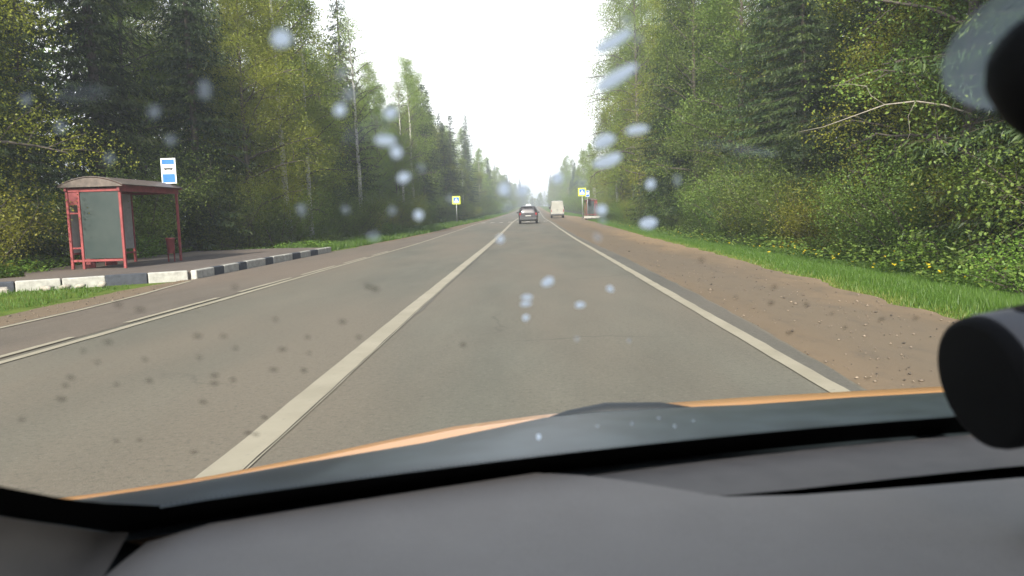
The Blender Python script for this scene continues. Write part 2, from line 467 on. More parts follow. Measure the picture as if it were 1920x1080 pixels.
def marking(name, xc, w, y0, y1, mat='paint', dz=.012, seed=9, amp=.012, step=.3):
    j1 = jag(seed, amp, .25); j2 = jag(seed + 1, amp, .25)
    q = [y for y in np.concatenate([np.arange(-20, 50, step), np.arange(50, 130, 2.), np.arange(130, 540, 6.)]) if y0 < y < y1]
    q = [y0] + q + [y1]
    f = xc if callable(xc) else (lambda y: xc)
    o = strip(name, M[mat], lambda y: f(y) - w / 2 + j1(y), lambda y: f(y) + w / 2 + j2(y), q, dz, 2)
    tag(o, kind='structure'); return o
marking('road_marking', lambda y: float(np.interp(y, [-20, 5, 10, 20, 46], [-1.63, -1.63, -1.67, -1.69, -1.71])), .205, -20, 535, seed=11, amp=.007)
marking('road_marking', lambda y: float(np.interp(y, [-20, 5, 10, 20, 46], [-1.63, -1.63, -1.67, -1.69, -1.71])) + .118, .010, -20, 40, seed=17, amp=.004)
jd = jag(61, .10, .9); jd2 = jag(62, .03, .4)
o = strip('asphalt_seam', M['asphalt_dark'], lambda y: 2.08 + .3 * jd2(y), lambda y: road_r(y) - .03 + jd2(y), [y for y in yy if y < 60], .008, 3); tag(o, kind='structure')
o = strip('asphalt_seam', M['asphalt_dark'], lambda y: -1.62, lambda y: -1.545 + .02 + max(0., 1.6 * jd(y) - .02) , [y for y in yy if y < 45], .008, 3); tag(o, kind='structure')
marking('road_marking', lambda y: float(np.interp(y, [-20, 5, 10, 28, 60], [2.11, 2.11, 2.12, 2.17, 2.17])), .15, -20, 535, seed=13)
marking('road_marking', lambda y: float(np.interp(y, [-20, 12, 20, 60], [-5.13, -5.14, -5.2, -5.25])), .115, -20, 535, seed=15)
for k, (a0, b0) in enumerate([(-8.0, -5.), (-3.6, -.6), (.9, 3.9), (5.3, 8.5), (9.65, 12.55), (13.5, 16.5), (17.3, 20.3), (21.3, 24.3), (25.2, 28.2)]):
    marking('road_marking', lambda y: float(np.interp(y, [-20, 8, 13, 20, 60], [-5.37, -5.36, -5.335, -5.34, -5.4])), .10, a0, b0, dz=.0165, seed=20 + k)
marking('road_marking', lambda y: float(np.interp(y, [-20, 9.4, 11.3, 13.4, 16.4], [-6.88, -6.9, -6.95, -7.15, -7.56])), .09, -20, 16.4, dz=.0165, seed=40)
for k in range(8):                                                        # worn crossing at the signs
    marking('crossing_stripe', -4.85 + k * .95, .42, 78.5, 82.5, 'paint_worn', .0165, 50 + k, .03, 1.)

# ================================================================== bus stop platform and kerb
PLAT = [(-7.86, 17.06), (-7.86, 29.0), (-9.6, 29.9), (-13.3, 29.4), (-13.2, 22.2), (-12.9, 18.7), (-11.6, 16.9), (-13.1, 15.2), (-14.6, 12.6), (-10.95, 14.98)]
cx = sum(p[0] for p in PLAT) / len(PLAT)
# counter-clockwise
def ccw(P):
    s = sum(P[i][0] * P[(i + 1) % len(P)][1] - P[(i + 1) % len(P)][0] * P[i][1] for i in range(len(P)))
    return P if s > 0 else P[::-1]
o = MB().prism(ccw(PLAT), -.3, .18).build('pavement', M['paving']); tag(o, kind='structure')
kerb = empty('kerb', (-8, 17, 0)); tag(kerb, kind='structure')
def stone(p, q, white, h=.215, w=.15, seed=0):
    r = random.Random(seed)
    p = Vector((*p, 0)); q = Vector((*q, 0)); d = q - p; L = d.length
    c = (p + q) / 2; ang = math.atan2(d.y, d.x)
    mb = MB().box((0, 0, 0), (L - .012, w, h + .25), bev=.018)
    o = mb.build('kerb_stone', M['kerb_white' if white else 'kerb_dark'], kerb)
    o.location = (c.x + 8 + r.uniform(-.008, .008), c.y - 17 + r.uniform(-.008, .008), (h - .25) / 2 + r.uniform(-.008, .004))
    o.rotation_euler = (r.uniform(-.012, .012), r.uniform(-.006, .006), ang + r.uniform(-.008, .008))
k0 = Vector((-7.90, 17.0)); kd = (Vector((-10.87, 14.98)) - k0).normalized()
t_ = 0.
for i, (L, wh) in enumerate([(.84, 1), (.84, 0), (.82, 1), (.82, 1), (.86, 0), (1.0, 1), (1.0, 0), (1.0, 1)]):
    a_ = k0 + kd * t_; b_ = k0 + kd * (t_ + L); t_ += L
    stone(a_, b_, wh, seed=i)
kb = [17.06, 18.06, 18.67, 19.64, 20.18, 21.62, 22.3, 23.3, 24.14, 25.0, 26.2, 27.1, 28.1, 28.95]
kw = [1, 0, 1, 0, 1, 0, 1, 1, 0, 1, 0, 1, 1]
for i in range(len(kw)):
    stone((-7.79, kb[i]), (-7.79, kb[i + 1]), kw[i], seed=30 + i)
o = MB().box((0, 0, 0), (.85, .32, .16), bev=.03).build('concrete_block', M['concrete'])
o.location = (-10.75, 14.35, .06); o.rotation_euler = (.05, .03, R(32))
tag(o, 'broken pale concrete block lying in front of the black kerb end', 'block')
r = random.Random(8)
for i, (bx_, by_) in enumerate([(-10.0, 15.15), (-9.7, 15.3), (-9.45, 15.42), (-9.1, 15.62), (-9.85, 14.95)]):
    pts = []
    mb = MB().lathe((0, 0, 0), (r.uniform(-.2, .2), r.uniform(-.2, .2), 1), [(.03, -.05), (.11, -.02), (.12, .03), (.07, .07), (.01, .08)], 7)
    o = mb.build('rubble_stone', M['concrete']); o.location = (bx_, by_, .04); o.rotation_euler = (0, 0, r.uniform(0, 6)); o.scale = (r.uniform(.7, 1.5), r.uniform(.6, 1.), r.uniform(.6, 1.))
    tag(o, 'grey rubble stone in the grass below the white kerb stones', 'stone', 'rubble stones below the kerb')

# ================================================================== vegetation builders
def leaves_mesh(name, C, L, W, mat, rs, flat=.5, dirv=None, v=None, fold=.15):
    """diamond leaves at C, length L, width W"""
    n = len(C)
    nrm = rs.normal(size=(n, 3)); nrm[:, 2] = np.abs(nrm[:, 2]) + flat; nrm /= np.linalg.norm(nrm, axis=1)[:, None]
    a_ = rs.normal(size=(n, 3)) if dirv is None else dirv + .25 * rs.normal(size=(n, 3))
    if dirv is not None:
        a_ /= np.linalg.norm(a_, axis=1)[:, None]
        nrm = nrm - (nrm * a_).sum(1)[:, None] * a_
        nrm /= np.linalg.norm(nrm, axis=1)[:, None] + 1e-9
    else:
        a_ = a_ - (a_ * nrm).sum(1)[:, None] * nrm
        a_ /= np.linalg.norm(a_, axis=1)[:, None] + 1e-9
    b_ = np.cross(nrm, a_)
    L = np.broadcast_to(L, (n,))[:, None]; W = np.broadcast_to(W, (n,))[:, None]
    P = np.stack([C - a_ * L * .5, C + b_ * W * .5 + nrm * W * fold, C + a_ * L * .5, C - b_ * W * .5 + nrm * W * fold], 1).reshape(-1, 3)
    F = np.arange(n * 4).reshape(n, 4)
    if v is None: v = rs.random(n)
    return np_mesh(name, P, F, mat, np.clip(v, 0, 1))

def path(p0, d0, L, n, droop, wob, rs):
    """a bending branch; droop > 0 bends down towards its tip"""
    P = [np.array(p0, float)]; d = np.array(d0, float); d /= np.linalg.norm(d)
    for i in range(n):
        d = d + np.array([0, 0, -droop / n]) + rs.normal(size=3) * wob
        d /= np.linalg.norm(d)
        P.append(P[-1] + d * L / n)
    return np.array(P)

def deciduous(name, seed, H, cb, Rc, nleaf, leaf, lmat, bark, up=.9, droop=.5, hang=.0, spread=.28, npri=30, r0=None, lean=.02, gaps=.0, narrow=.55, nsec=6):
    rs = np.random.RandomState(seed)
    mb = MB(); lb = MB()
    r0 = r0 or H * .0105
    tp = [np.zeros(3)]
    for i in range(10):
        tp.append(tp[-1] + np.array([rs.normal() * lean * H / 10, rs.normal() * lean * H / 10, H / 10]))
    tp = np.array(tp); tp[0, 2] = -.5
    rad = [r0 * (1.25 if i == 0 else 1 - .93 * i / 10) for i in range(11)]
    mb.tube(tp, rad, 8)
    def trunk(t):
        i = min(int(t * 10), 9); k = t * 10 - i; return tp[i] * (1 - k) + tp[i + 1] * k
    tips = []; wts = []
    for b in range(npri):
        t = cb + (.97 - cb) * ((b + rs.random()) / npri)
        az = b * 2.39996 + rs.normal() * .4
        e = (t - cb) / (1 - cb)
        L = Rc * (math.sin(math.pi * min(1, (e * .8 + .2))) ** .7 * (1 - narrow * e) + .12) * rs.uniform(.7, 1.2)
        d = np.array([math.cos(az), math.sin(az), up * (.6 + .9 * e)])
        P = path(trunk(t), d, L, 5, droop, .10, rs)
        rr = r0 * (1 - .9 * t) * .5
        lb.tube(P, [rr * (1 - .8 * i / 5) + .006 for i in range(6)], 5, False)
        for s_ in range(nsec):
            k = .25 + .75 * (s_ + rs.random()) / nsec
            i = min(int(k * 5), 4); q = P[i] + (P[i + 1] - P[i]) * (k * 5 - i)
            dd = (P[min(i + 1, 5)] - P[i]); dd /= np.linalg.norm(dd)
            d2 = dd * .7 + rs.normal(size=3) * .7 + np.array([0, 0, .15])
            L2 = L * rs.uniform(.22, .42) + .25
            Q = path(q, d2, L2, 3, droop * .9 + hang, .15, rs)
            lb.tube(Q, [max(.004, rr * .28) * (1 - .7 * j / 3) + .003 for j in range(4)], 3, False)
            if rs.random() >= gaps:
                for j in range(1, 4): tips.append(Q[j]); wts.append(rs.uniform(.3, 1.4))
    tips = np.array(tips); wts = np.array(wts); wts /= wts.sum()
    ix = rs.choice(len(tips), nleaf, p=wts)
    C = tips[ix] + rs.normal(size=(nleaf, 3)) * spread * np.array([1, 1, .75])
    if hang > 0: C[:, 2] -= rs.exponential(hang, nleaf) * .8
    C[:, 2] = np.maximum(C[:, 2], .1)
    base = rs.random(len(tips)) * .5
    v = base[ix] + rs.random(nleaf) * .5
    sz = leaf * rs.uniform(.65, 1.3, nleaf)
    crown = leaves_mesh(name + '_crown', C, sz, sz * .72, lmat, rs, .35, v=v)
    return mb.mesh(name + '_trunk', bark), crown, lb.mesh(name + '_branches', M['twig'])

def spruce(name, seed, H, Rb, lmat, bark, clear=.04, dens=1.0, spray=.34, thin=1.0):
    rs = np.random.RandomState(seed)
    mb = MB()
    r0 = H * .0105
    mb.tube([(0, 0, -.5), (0, 0, H * .3), (.05, .03, H * .65), (0, 0, H)], [r0 * 1.2, r0 * .8, r0 * .45, .012], 8)
    C = []; D = []; S = []; v = []
    z = H * clear + .3; k = 0
    while z < H * .985:
        e = z / H
        Lb = Rb * ((1 - e) ** .75) * (1.0 if e > .12 else .65 + e * 3) + .10
        nb = int(rs.randint(6, 10) if spray < .25 else rs.randint(5, 8))
        for b in range(nb):
            az = k * 1.1 + b * 2 * math.pi / nb + rs.normal() * .25
            L = Lb * rs.uniform(.62, 1.18)
            if rs.random() < .07: continue
            o_ = np.array([math.cos(az), math.sin(az), 0]); sd_ = np.array([-o_[1], o_[0], 0])
            drop = .55 * (1 - e) + .1
            m = max(3, int(L / .17 * dens))
            P = []
            for i in range(m + 1):
                s_ = i / m
                P.append(np.array([0, 0, z + rs.normal() * .01]) + o_ * L * s_ + np.array([0, 0, -drop * L * (s_ - .45 * s_ ** 2.2) + .12 * L * e]))
            mb.tube(P[::max(1, m // 3)] , [max(.004, .016 * L * .5)] + [.004] * (len(P[::max(1, m // 3)]) - 1), 3, False)
            tone = rs.random() * .45
            for i in range(1, m + 1):
                s_ = i / m
                wl = .5 * L * (1 - s_) ** .8 * .55 + .10
                for sg in (-1, 1, 0):
                    if sg == 0 and rs.random() < .4: continue
                    nn = max(1, int(wl / .16)) if sg else 1
                    for q in range(nn):
                        if rs.random() > thin: continue
                        off = wl * (q + rs.random()) / nn
                        c = P[i] + sd_ * sg * off + o_ * off * .45 + np.array([0, 0, -off * .38 - (.06 if sg else .12)]) + rs.normal(size=3) * .035
                        C.append(c)
                        dd = sd_ * sg * .8 + o_ * (.65 if sg else .35) + np.array([0, 0, -.55 if sg else -1.])
                        D.append(dd / np.linalg.norm(dd)); S.append(spray * rs.uniform(.7, 1.25) * (.7 + .3 * min(1, L)))
                        v.append(tone + .5 * rs.random() * (.4 + .6 * s_) + (.15 if s_ > .8 else 0))
        z += (.26 + .22 * (1 - e)) * rs.uniform(.8, 1.2); k += 1
    C = np.array(C); D = np.array(D); S = np.array(S)
    v = np.array(v)
    C = np.concatenate([C, C + rs.normal(size=C.shape) * .05]); D = np.concatenate([D, D + rs.normal(size=D.shape) * .35]); S = np.concatenate([S, S * .9]); v = np.concatenate([v, v])
    crown = leaves_mesh(name + '_crown', C, S, S * .19, lmat, rs, .9, D, v, .10)
    return mb.mesh(name + '_trunk', bark), crown

def bush(name, seed, H, Rb, n, leaf, lmat, bark, nst=9):
    rs = np.random.RandomState(seed); mb = MB(); tips = []
    for s_ in range(nst):
        az = s_ * 2.4 + rs.normal() * .3
        P = path((rs.normal() * .15, rs.normal() * .15, -.15), (math.cos(az) * Rb / H, math.sin(az) * Rb / H, 1.), H * rs.uniform(.65, 1.05), 5, .35, .12, rs)
        mb.tube(P, [.022 * (1 - .8 * i / 5) + .003 for i in range(6)], 4, False)
        for j in range(1, 6):
            for q in range(3):
                Q = path(P[j], rs.normal(size=3) + np.array([0, 0, .5]), Rb * .45 * rs.uniform(.5, 1.1), 2, .4, .1, rs)
                mb.tube(Q, [.006, .004, .002], 3, False)
                tips += [Q[1], Q[2]]
    tips = np.array(tips); w = rs.uniform(.2, 1.5, len(tips)); w /= w.sum()
    ix = rs.choice(len(tips), n, p=w)
    C = tips[ix] + rs.normal(size=(n, 3)) * Rb * .14
    C[:, 2] = np.maximum(C[:, 2], .03)
    v = (rs.random(len(tips)) * .5)[ix] + .5 * rs.random(n)
    sz = leaf * rs.uniform(.6, 1.3, n)
    return mb.mesh(name + '_stems', bark), leaves_mesh(name + '_foliage', C, sz, sz * .65, lmat, rs, .5, v=v)

SPR = [spruce('spruce', 1, 17, 3.0, M['spruce'], M['bark']), spruce('spruce', 2, 20, 3.4, M['spruce'], M['bark'], .06),
       spruce('spruce', 3, 14, 2.6, M['spruce'], M['bark'], .02), spruce('spruce', 4, 22, 3.3, M['spruce'], M['bark'], .03, 1.1),
       spruce('spruce', 5, 16, 3.2, M['spruce'], M['bark'], .02, 1.9, .20)]
BIR = [deciduous('birch', 11, 17, .22, 2.9, 34000, .088, M['birch'], M['birch_bark'], 1.0, .7, .35, .27, 38),
       deciduous('birch', 12, 20, .26, 3.3, 36000, .092, M['birch'], M['birch_bark'], 1.1, .8, .5, .29, 40),
       deciduous('birch', 13, 15, .15, 2.6, 30000, .085, M['birch'], M['birch_bark'], .9, .6, .3, .27, 34),
       deciduous('birch', 14, 25, .20, 4.2, 46000, .10, M['birch'], M['twig'], .9, 1.0, .75, .31, 46)]
ASP = [deciduous('aspen', 21, 15, .10, 3.0, 46000, .085, M['aspen'], M['bark'], .8, .35, .1, .33, 36),
       deciduous('aspen', 22, 18, .14, 3.4, 52000, .088, M['aspen'], M['bark'], .8, .35, .1, .35, 40),
       deciduous('aspen', 23, 11, .06, 2.7, 40000, .078, M['aspen'], M['bark'], .7, .3, .1, .31, 32)]
MAP = [deciduous('maple', 31, 16, .10, 3.8, 76000, .070, M['maple'], M['bark'], .7, .35, .1, .36, 40),
       deciduous('maple', 32, 12, .08, 3.0, 56000, .068, M['maple'], M['bark'], .7, .35, .1, .33, 34)]
BARE = [deciduous('bare_birch', 41, 17, .30, 2.5, 9000, .08, M['birch'], M['birch_bark'], 1.3, .8, .4, .27, 44, gaps=.05, nsec=9)]
BUS = [bush('bush', 51, 2.2, 1.3, 9000, .066, M['bush'], M['bark']), bush('bush', 52, 3.2, 1.7, 14000, .070, M['bush'], M['bark'], 11),
       bush('bush', 53, 1.5, 1.1, 6000, .065, M['weed'], M['bark']), bush('bush', 54, 4.2, 1.9, 18000, .072, M['aspen'], M['bark'], 12),
       bush('bush', 55, 3.0, 1.8, 13000, .070, M['maple'], M['bark'], 11)]

def plant(kind, meshes, x, y, s, rot, label, cat, group, parts=('trunk', 'crown'), lean=0.):
    e = empty(kind, (x, y, float(gz(x, y)) - .03), rot)
    e.scale = (s, s, s)
    e.rotation_euler = (lean * math.cos(rot * 7), lean * math.sin(rot * 7), rot)
    tag(e, label, cat, group)
    link_mesh(parts[0], meshes[0], e); link_mesh(parts[1], meshes[1], e)
    if len(meshes) > 2: link_mesh('branches', meshes[2], e)
    return e

KIND = {'s': ('spruce_tree', SPR, 'spruce', 'dark green spruce'), 'b': ('birch_tree', BIR, 'birch', 'yellow-green birch'),
        'a': ('aspen_tree', ASP, 'tree', 'mid green leafy tree'), 'm': ('golden_tree', MAP, 'tree', 'golden-green leafy tree'),
        'd': ('thin_birch_tree', BARE, 'birch', 'thin-leaved birch with grey twigs')}
placed = []
def zone_of(x, y):
    if y < 20: return 'level with the shelter' if x < 0 else 'above the round device'
    if y < 34: return 'behind the platform' if x < 0 else 'behind the near grass verge'
    if y < 60: return 'just past the kerb' if x < 0 else 'midway along the verge'
    if y < 86: return 'short of the crossing signs'
    if y < 135: return 'just beyond the crossing signs'
    return 'far off along the road' if y < 330 else 'on the far rise'
def tree(code, v, x, y, s=1., label=None, rot=None):
    kn, ms, cat, look = KIND[code]
    r_ = random.Random(int(x * 100) * 7919 + int(y * 100))
    side = 'shelter-side forest' if x - float(rx_(y)) < 0 else 'shoulder-side forest'
    zone = zone_of(x, y)
    grp = None
    if label is None:
        grp = '%s in the %s, %s' % ({'s': 'spruces', 'b': 'birches', 'a': 'leafy trees', 'm': 'golden trees', 'd': 'thin birches'}[code], side, zone)
        label = '%s in the %s, %s' % (look, side, zone)
    placed.append((x, y))
    return plant(kn, ms[v % len(ms)], x, y, s, r_.uniform(0, 6.28) if rot is None else rot, label, cat, grp, lean=r_.uniform(0, .03))

# ---- trees one can point to
tree('m', 0, -15.3, 18.2, 1.0, 'golden-green leafy tree rising over the near end of the bus shelter')
tree('s', 3, -15.6, 27.5, .95, 'tallest dark spruce directly behind the blue bus stop sign')
tree('s', 1, -13.9, 31.5, .85, 'dark spruce just right of the blue bus stop sign')
tree('b', 0, -11.6, 36.2, .98, 'birch with mottled white trunk past the far end of the platform')
tree('b', 2, -11.5, 39.5, .9, 'slim birch standing close beside the mottled white birch trunk')
tree('b', 1, -12.9, 43.0, .80, 'tall yellow-green birch in the middle of the shelter-side treeline')
tree('d', 0, -11.6, 52.0, .92, 'thin white-stemmed birch with sparse leaves halfway to the crossing sign')
tree('s', 0, -11.9, 85.5, .96, 'tall pointed spruce towering behind the crossing sign on the shelter side')
tree('s', 2, -11.2, 104., 1.0, 'dark conical spruce rising beyond the shelter-side crossing sign')
tree('s', 0, -11.6, 112., .95, 'second dark conical spruce beyond the shelter-side crossing sign')
tree('b', 3, 9.6, 76.0, .98, 'tallest drooping birch at the skyline edge over the far shelter')
tree('b', 3, 9.9, 67.0, .95, 'huge drooping birch overhanging the dirt shoulder')
tree('s', 3, 11.4, 47.0, 1.0, 'broad dark spruce behind the dirt shoulder, next to the drooping birches')
tree('s', 4, 10.9, 33.0, 1.1, 'big drooping spruce in the middle of the dirt shoulder treeline')
tree('s', 4, 11.6, 25.0, 1.0, 'large dark spruce behind the pale arching branch')
tree('a', 1, 10.9, 19.0, .9, 'leafy green tree behind the pale arching branch')
tree('s', 4, 11.9, 15.2, 1.0, 'spruce standing nearest to the car, beside the suction cup')
tree('m', 1, 11.6, 21.5, 1.0, 'golden-green tree just above the dirt shoulder grass')

# ---- the rest of the forest
fr = random.Random(77)
def fill(sgn, y0, y1, step, edges, mixw, smin, smax, dmin):
    for off, sp in edges:
        y = y0 + fr.uniform(0, step)
        while y < y1:
            base = (13.2 if y > 33 else 15.4) if sgn < 0 else (10.3 if y < 86 else 13.2 if y < 330 else 11.5)
            x = sgn * (base + off + fr.uniform(-.8, 1.2)) + float(rx_(y))
            ok = all((x - p) ** 2 + (y - q) ** 2 > dmin ** 2 for p, q in placed)
            if ok and not (sgn > 0 and 86 < y < 108 and x < 12.5):
                w = mixw(y); c = fr.choices('sbamd', w)[0]
                v_ = fr.randrange(4 if c in 'sb' and not (c == 'b' and sgn < 0) else 3)
                k_ = fr.uniform(smin, smax)
                if sgn > 0 and y > 86: k_ *= float(np.interp(y, [86, 95, 200, 300, 400], [.8, .62, .72, .88, .9]))
                tree(c, 4 if c == 's' and y < 34 else v_, x, y, k_)
            y += step * sp * fr.uniform(.75, 1.3)
LW = lambda y: (1.9, 3.6, 3.0, 1.4, .8) if y > 34 else (3.5, 1.5, 3.0, 2.2, 0.2)
RW = lambda y: (4.2, 1.2, 3.2, 1.8, .15) if y < 60 else (2.0, 4, 2.2, 1.6, .5)
fill(-1, 18, 130, 3.0, [(0, 1.15), (3.0, 1.15), (6.5, 1.3)], LW, .72, .95, 1.9)
fill(1, 12, 130, 3.0, [(0, 1.15), (3.0, 1.15), (6.5, 1.3)], RW, .85, 1.12, 1.9)
fill(-1, 130, 640, 7.0, [(-.6, 1.0), (3.5, 1.1)], LW, .70, .95, 3.0)
fill(1, 130, 500, 7.0, [(-.2, 1.0), (3.5, 1.1)], RW, .72, .95, 3.0)

# ---- the deep wood behind the trees one can tell apart: one mass
def deep_wood(sgn, seed, n, label):
    rs = np.random.RandomState(seed)
    y = 4 + 330 * rs.random(n) ** 1.5; d = rs.uniform(0, 9, n)
    x = sgn * ((24 if sgn < 0 else 20.) + d) + rx_(y)
    h = 13 + 2.5 * np.sin(y * .7 + 2 * np.sin(y * .13)) + 1.5 * np.sin(y * 1.9 + d)
    z = gz(x, y) + h * rs.random(n) ** .8
    sz = rs.uniform(.25, .55, n)
    o = link_mesh('forest', leaves_mesh('forest', np.stack([x, y, z], -1), sz, sz * .7, M['aspen'], rs, .3, v=.25 + .3 * np.sin(y * .5) ** 2 + .3 * rs.random(n)))
    tag(o, label, 'forest', kind='stuff')
deep_wood(-1, 91, 70000, 'deep green wood behind the shelter-side trees')
deep_wood(1, 92, 70000, 'deep green wood behind the shoulder-side trees')

# ---- bushes along the forest edge
def shrub(v, x, y, s, label=None):
    side = 'shelter-side forest edge' if x - float(rx_(y)) < 0 else 'shoulder-side forest edge'
    zone = zone_of(x, y)
    look = ['rounded green bush', 'tall green bush', 'low bright green bush', 'tall mid green bush', 'golden-green bush'][v]
    g = None
    if label is None:
        label = '%s at the %s, %s' % (look, side, zone); g = 'bushes at the %s, %s' % (side, zone)
    return plant('bush', BUS[v], x, y, s, fr.uniform(0, 6.28), label, 'bush', g, ('stems', 'foliage'))
shrub(4, -14.0, 18.6, .95, 'golden-green bush growing against the near end of the bus shelter')
shrub(1, -13.9, 22.5, 1.0, 'tall green bush seen through the open front of the bus shelter')
shrub(3, -14.1, 26.6, 1.05, 'tall leafy bush directly below the blue bus stop sign')
shrub(3, -12.9, 31.2, 1.05, 'leafy bush growing behind the far end of the kerb')
shrub(2, -13.3, 17.2, .8, 'low bright green bush beside the black kerb end')
shrub(2, -13.4, 24.5, .8, 'low bright green bush between the shelter bench and the litter bin')
shrub(3, 9.9, 13.2, 1.0, 'tall mid green bush directly above the round black device')
shrub(2, 7.9, 11.7, .75, 'low bright green bush closest to the car on the grass verge')
shrub(2, 9.0, 12.2, .9, 'bright green leafy bush at the picture edge over the grass verge')
shrub(2, 8.9, 15.6, .9, 'bright green bush in front of the pale arching branch')
for q in range(9):
    shrub(fr.choice([1, 3, 3, 0]), -16.2 - fr.uniform(0, 3.), 11 + q * 2.2, fr.uniform(.9, 1.2))
y = 34.
while y < 140:
    shrub(fr.choice([0, 1, 1, 3, 3, 4, 2]), -11.2 + fr.uniform(-.9, .5) + float(rx_(y)), y, fr.uniform(.7, 1.1)); y += fr.uniform(1.6, 2.8)
y = 14.
while y < 140:
    if not (86 < y < 110): shrub(fr.choice([0, 1, 3, 0, 1, 2, 4]), (9.5 if y < 86 else 11.8) + fr.uniform(-.5, .8) + float(rx_(y)), y, fr.uniform(.7, 1.05))
    y += fr.uniform(1.6, 2.8)
for sg in (-1, 1):
    y = 140.
    while y < 500:
        shrub(fr.choice([0, 1, 3, 3]), sg * (10.2 if sg < 0 else 11.4) + fr.uniform(-.6, .6) + float(rx_(y)), y, fr.uniform(.9, 1.3)); y += fr.uniform(5, 8)

# ---- pale arching dead branch
mb = MB()
A = [(11.8, 17.2, 1.4), (11.0, 16.9, 2.3), (10.3, 16.7, 2.85), (9.6, 16.5, 3.1), (8.9, 16.4, 3.32), (8.3, 16.4, 3.42), (7.7, 16.5, 3.38), (7.1, 16.6, 3.18), (6.5, 16.8, 2.98), (6.0, 16.9, 2.9)]
mb.tube(A, [.034, .030, .026, .022, .019, .016, .013, .010, .007, .003], 6)
mb.tube([A[6], (7.4, 16.5, 3.58), (7.3, 16.5, 3.78), (6.95, 16.6, 3.86), (6.6, 16.7, 3.84)], [.009, .007, .006, .004, .002], 5)
mb.tube([A[5], (8.1, 16.3, 3.1), (8.15, 16.3, 2.75), (8.0, 16.2, 2.5)], [.007, .005, .004, .002], 5)
mb.tube([(11.8, 17.2, 1.4), (12.2, 17.3, -.2)], [.034, .045], 6)
o = mb.build('dead_branch', M['pale_bark']); tag(o, 'pale bare branch arching out of the trees over the grass verge', 'branch')

# ---- grass and weeds
def grass(name, n, xr, yr, h, label, seed, keep=None, wpow=.9):
    rs = np.random.RandomState(seed)
    u = rs.random(n)
    y = np.exp(np.log(yr[0]) + u * (np.log(yr[1]) - np.log(yr[0])))
    lo = np.array([xr[0](q) for q in y]); hi = np.array([xr[1](q) for q in y])
    x = lo + (hi - lo) * rs.random(n) ** wpow
    if keep is not None:
        k = keep(x, y); x, y, lo, hi = x[k], y[k], lo[k], hi[k]
    n = len(x)
    X = x + rx_(y)
    Z = gz(X, y) - .02
    e = np.minimum(np.abs(x - lo) / .7, 1.)
    hh = h * (.35 + .65 * e) * rs.uniform(.45, 1.25, n) * (1 + .25 * np.sin(x * 3.1) * np.sin(y * 1.3))
    ww = np.clip(.0006 * y, .004, .06) * rs.uniform(.7, 1.3, n)
    az = rs.random(n) * 6.283; ln = rs.uniform(.1, .55, n) * hh
    bx = np.cos(az) * ww; by = np.sin(az) * ww
    la = rs.random(n) * 6.283
    P0 = np.stack([X - bx, y - by, Z], -1); P1 = np.stack([X + bx, y + by, Z], -1)
    P2 = np.stack([X + np.cos(la) * ln, y + np.sin(la) * ln, Z + hh], -1)
    V = np.stack([P0, P1, P2], 1).reshape(-1, 3)
    me = np_mesh(name, V, np.arange(3 * n).reshape(n, 3), M['grass'], np.clip(rs.random(n) * .62 + .5 * (1 - e) ** 2, 0, 1))
    o = link_mesh(name, me); tag(o, label, 'grass', kind='stuff'); return o
grass('grass', 260000, (grass_edge_r, lambda y: 9.4), (7.0, 190.), .135, 'bright green grass verge between the dirt shoulder and the forest', 3, lambda x, y: ~((x > 7.0) & (y > 96) & (y < 106)))
grass('grass', 60000, (lambda y: -11.2, lambda y: grass_edge_l(y)), (29.5, 200.), .24, 'green grass verge below the shelter-side forest', 4)
def front_of_kerb(x, y):
    # below the front kerb line
    yk = 17.0 + (x + 7.90) * (14.98 - 17.0) / (-10.87 + 7.90)
    return (y < yk - .35 - .12 * np.sin(x * 4)) & (y < yk - .2) & (x < -8.55 + .1 * np.sin(y * 5))
grass('grass', 9000, (lambda y: -12.5, lambda y: -8.0), (10.5, 16.6), .10, 'low grass patch below the front kerb stones', 5, front_of_kerb, 1.)

def weeds(name, n, pts, seed, size, label, mat='weed'):
    rs = np.random.RandomState(seed)
    C = []; D = []; S = []
    for _ in range(n):
        x, y = pts(rs); y = float(y); X = x + float(rx_(y)); z0 = float(gz(X, y))
        h = size * rs.uniform(.5, 1.4)
        for k in range(rs.randint(12, 20)):
            az = rs.random() * 6.283; rr = rs.uniform(.05, .32) * h / .5; zz = z0 + h * rs.uniform(.35, 1.)
            C.append((X + math.cos(az) * rr, y + math.sin(az) * rr, zz)); D.append((math.cos(az), math.sin(az), rs.uniform(-.3, .25))); S.append(rs.uniform(.06, .14) * (.7 + .6 * size))
    C = np.array(C); D = np.array(D); S = np.array(S)
    o = link_mesh(name, leaves_mesh(name, C, S, S * .6, M[mat], rs, 1.4, D, None, .06)); tag(o, label, 'undergrowth', kind='stuff'); return o
weeds('undergrowth', 800, lambda r: (r.uniform(7.2, 10.2), math.exp(r.uniform(math.log(9.5), math.log(75)))), 6, .5, 'broad-leaved green weeds along the grass verge under the trees', 'bush')
weeds('undergrowth', 420, lambda r: (lambda y: (r.uniform(-15.0, -12.4 - max(0, (17.5 - y)) * .1), y))(r.uniform(14.2, 19.5)), 7, .42, 'broad-leaved weeds behind the platform beside the bus shelter')
weeds('undergrowth', 500, lambda r: (r.uniform(-14.8, -13.35), r.uniform(19, 30)), 8, .4, 'green weeds along the back edge of the platform')
weeds('undergrowth', 260, lambda r: (r.uniform(-13.2, -8.2), r.uniform(29.9, 31.5)), 9, .3, 'low weeds at the far end of the platform')
weeds('undergrowth', 900, lambda r: (r.uniform(-11.8, -9.4), r.uniform(31, 90)), 10, .45, 'weeds under the shelter-side forest edge')
rs = np.random.RandomState(5)
nf = 90
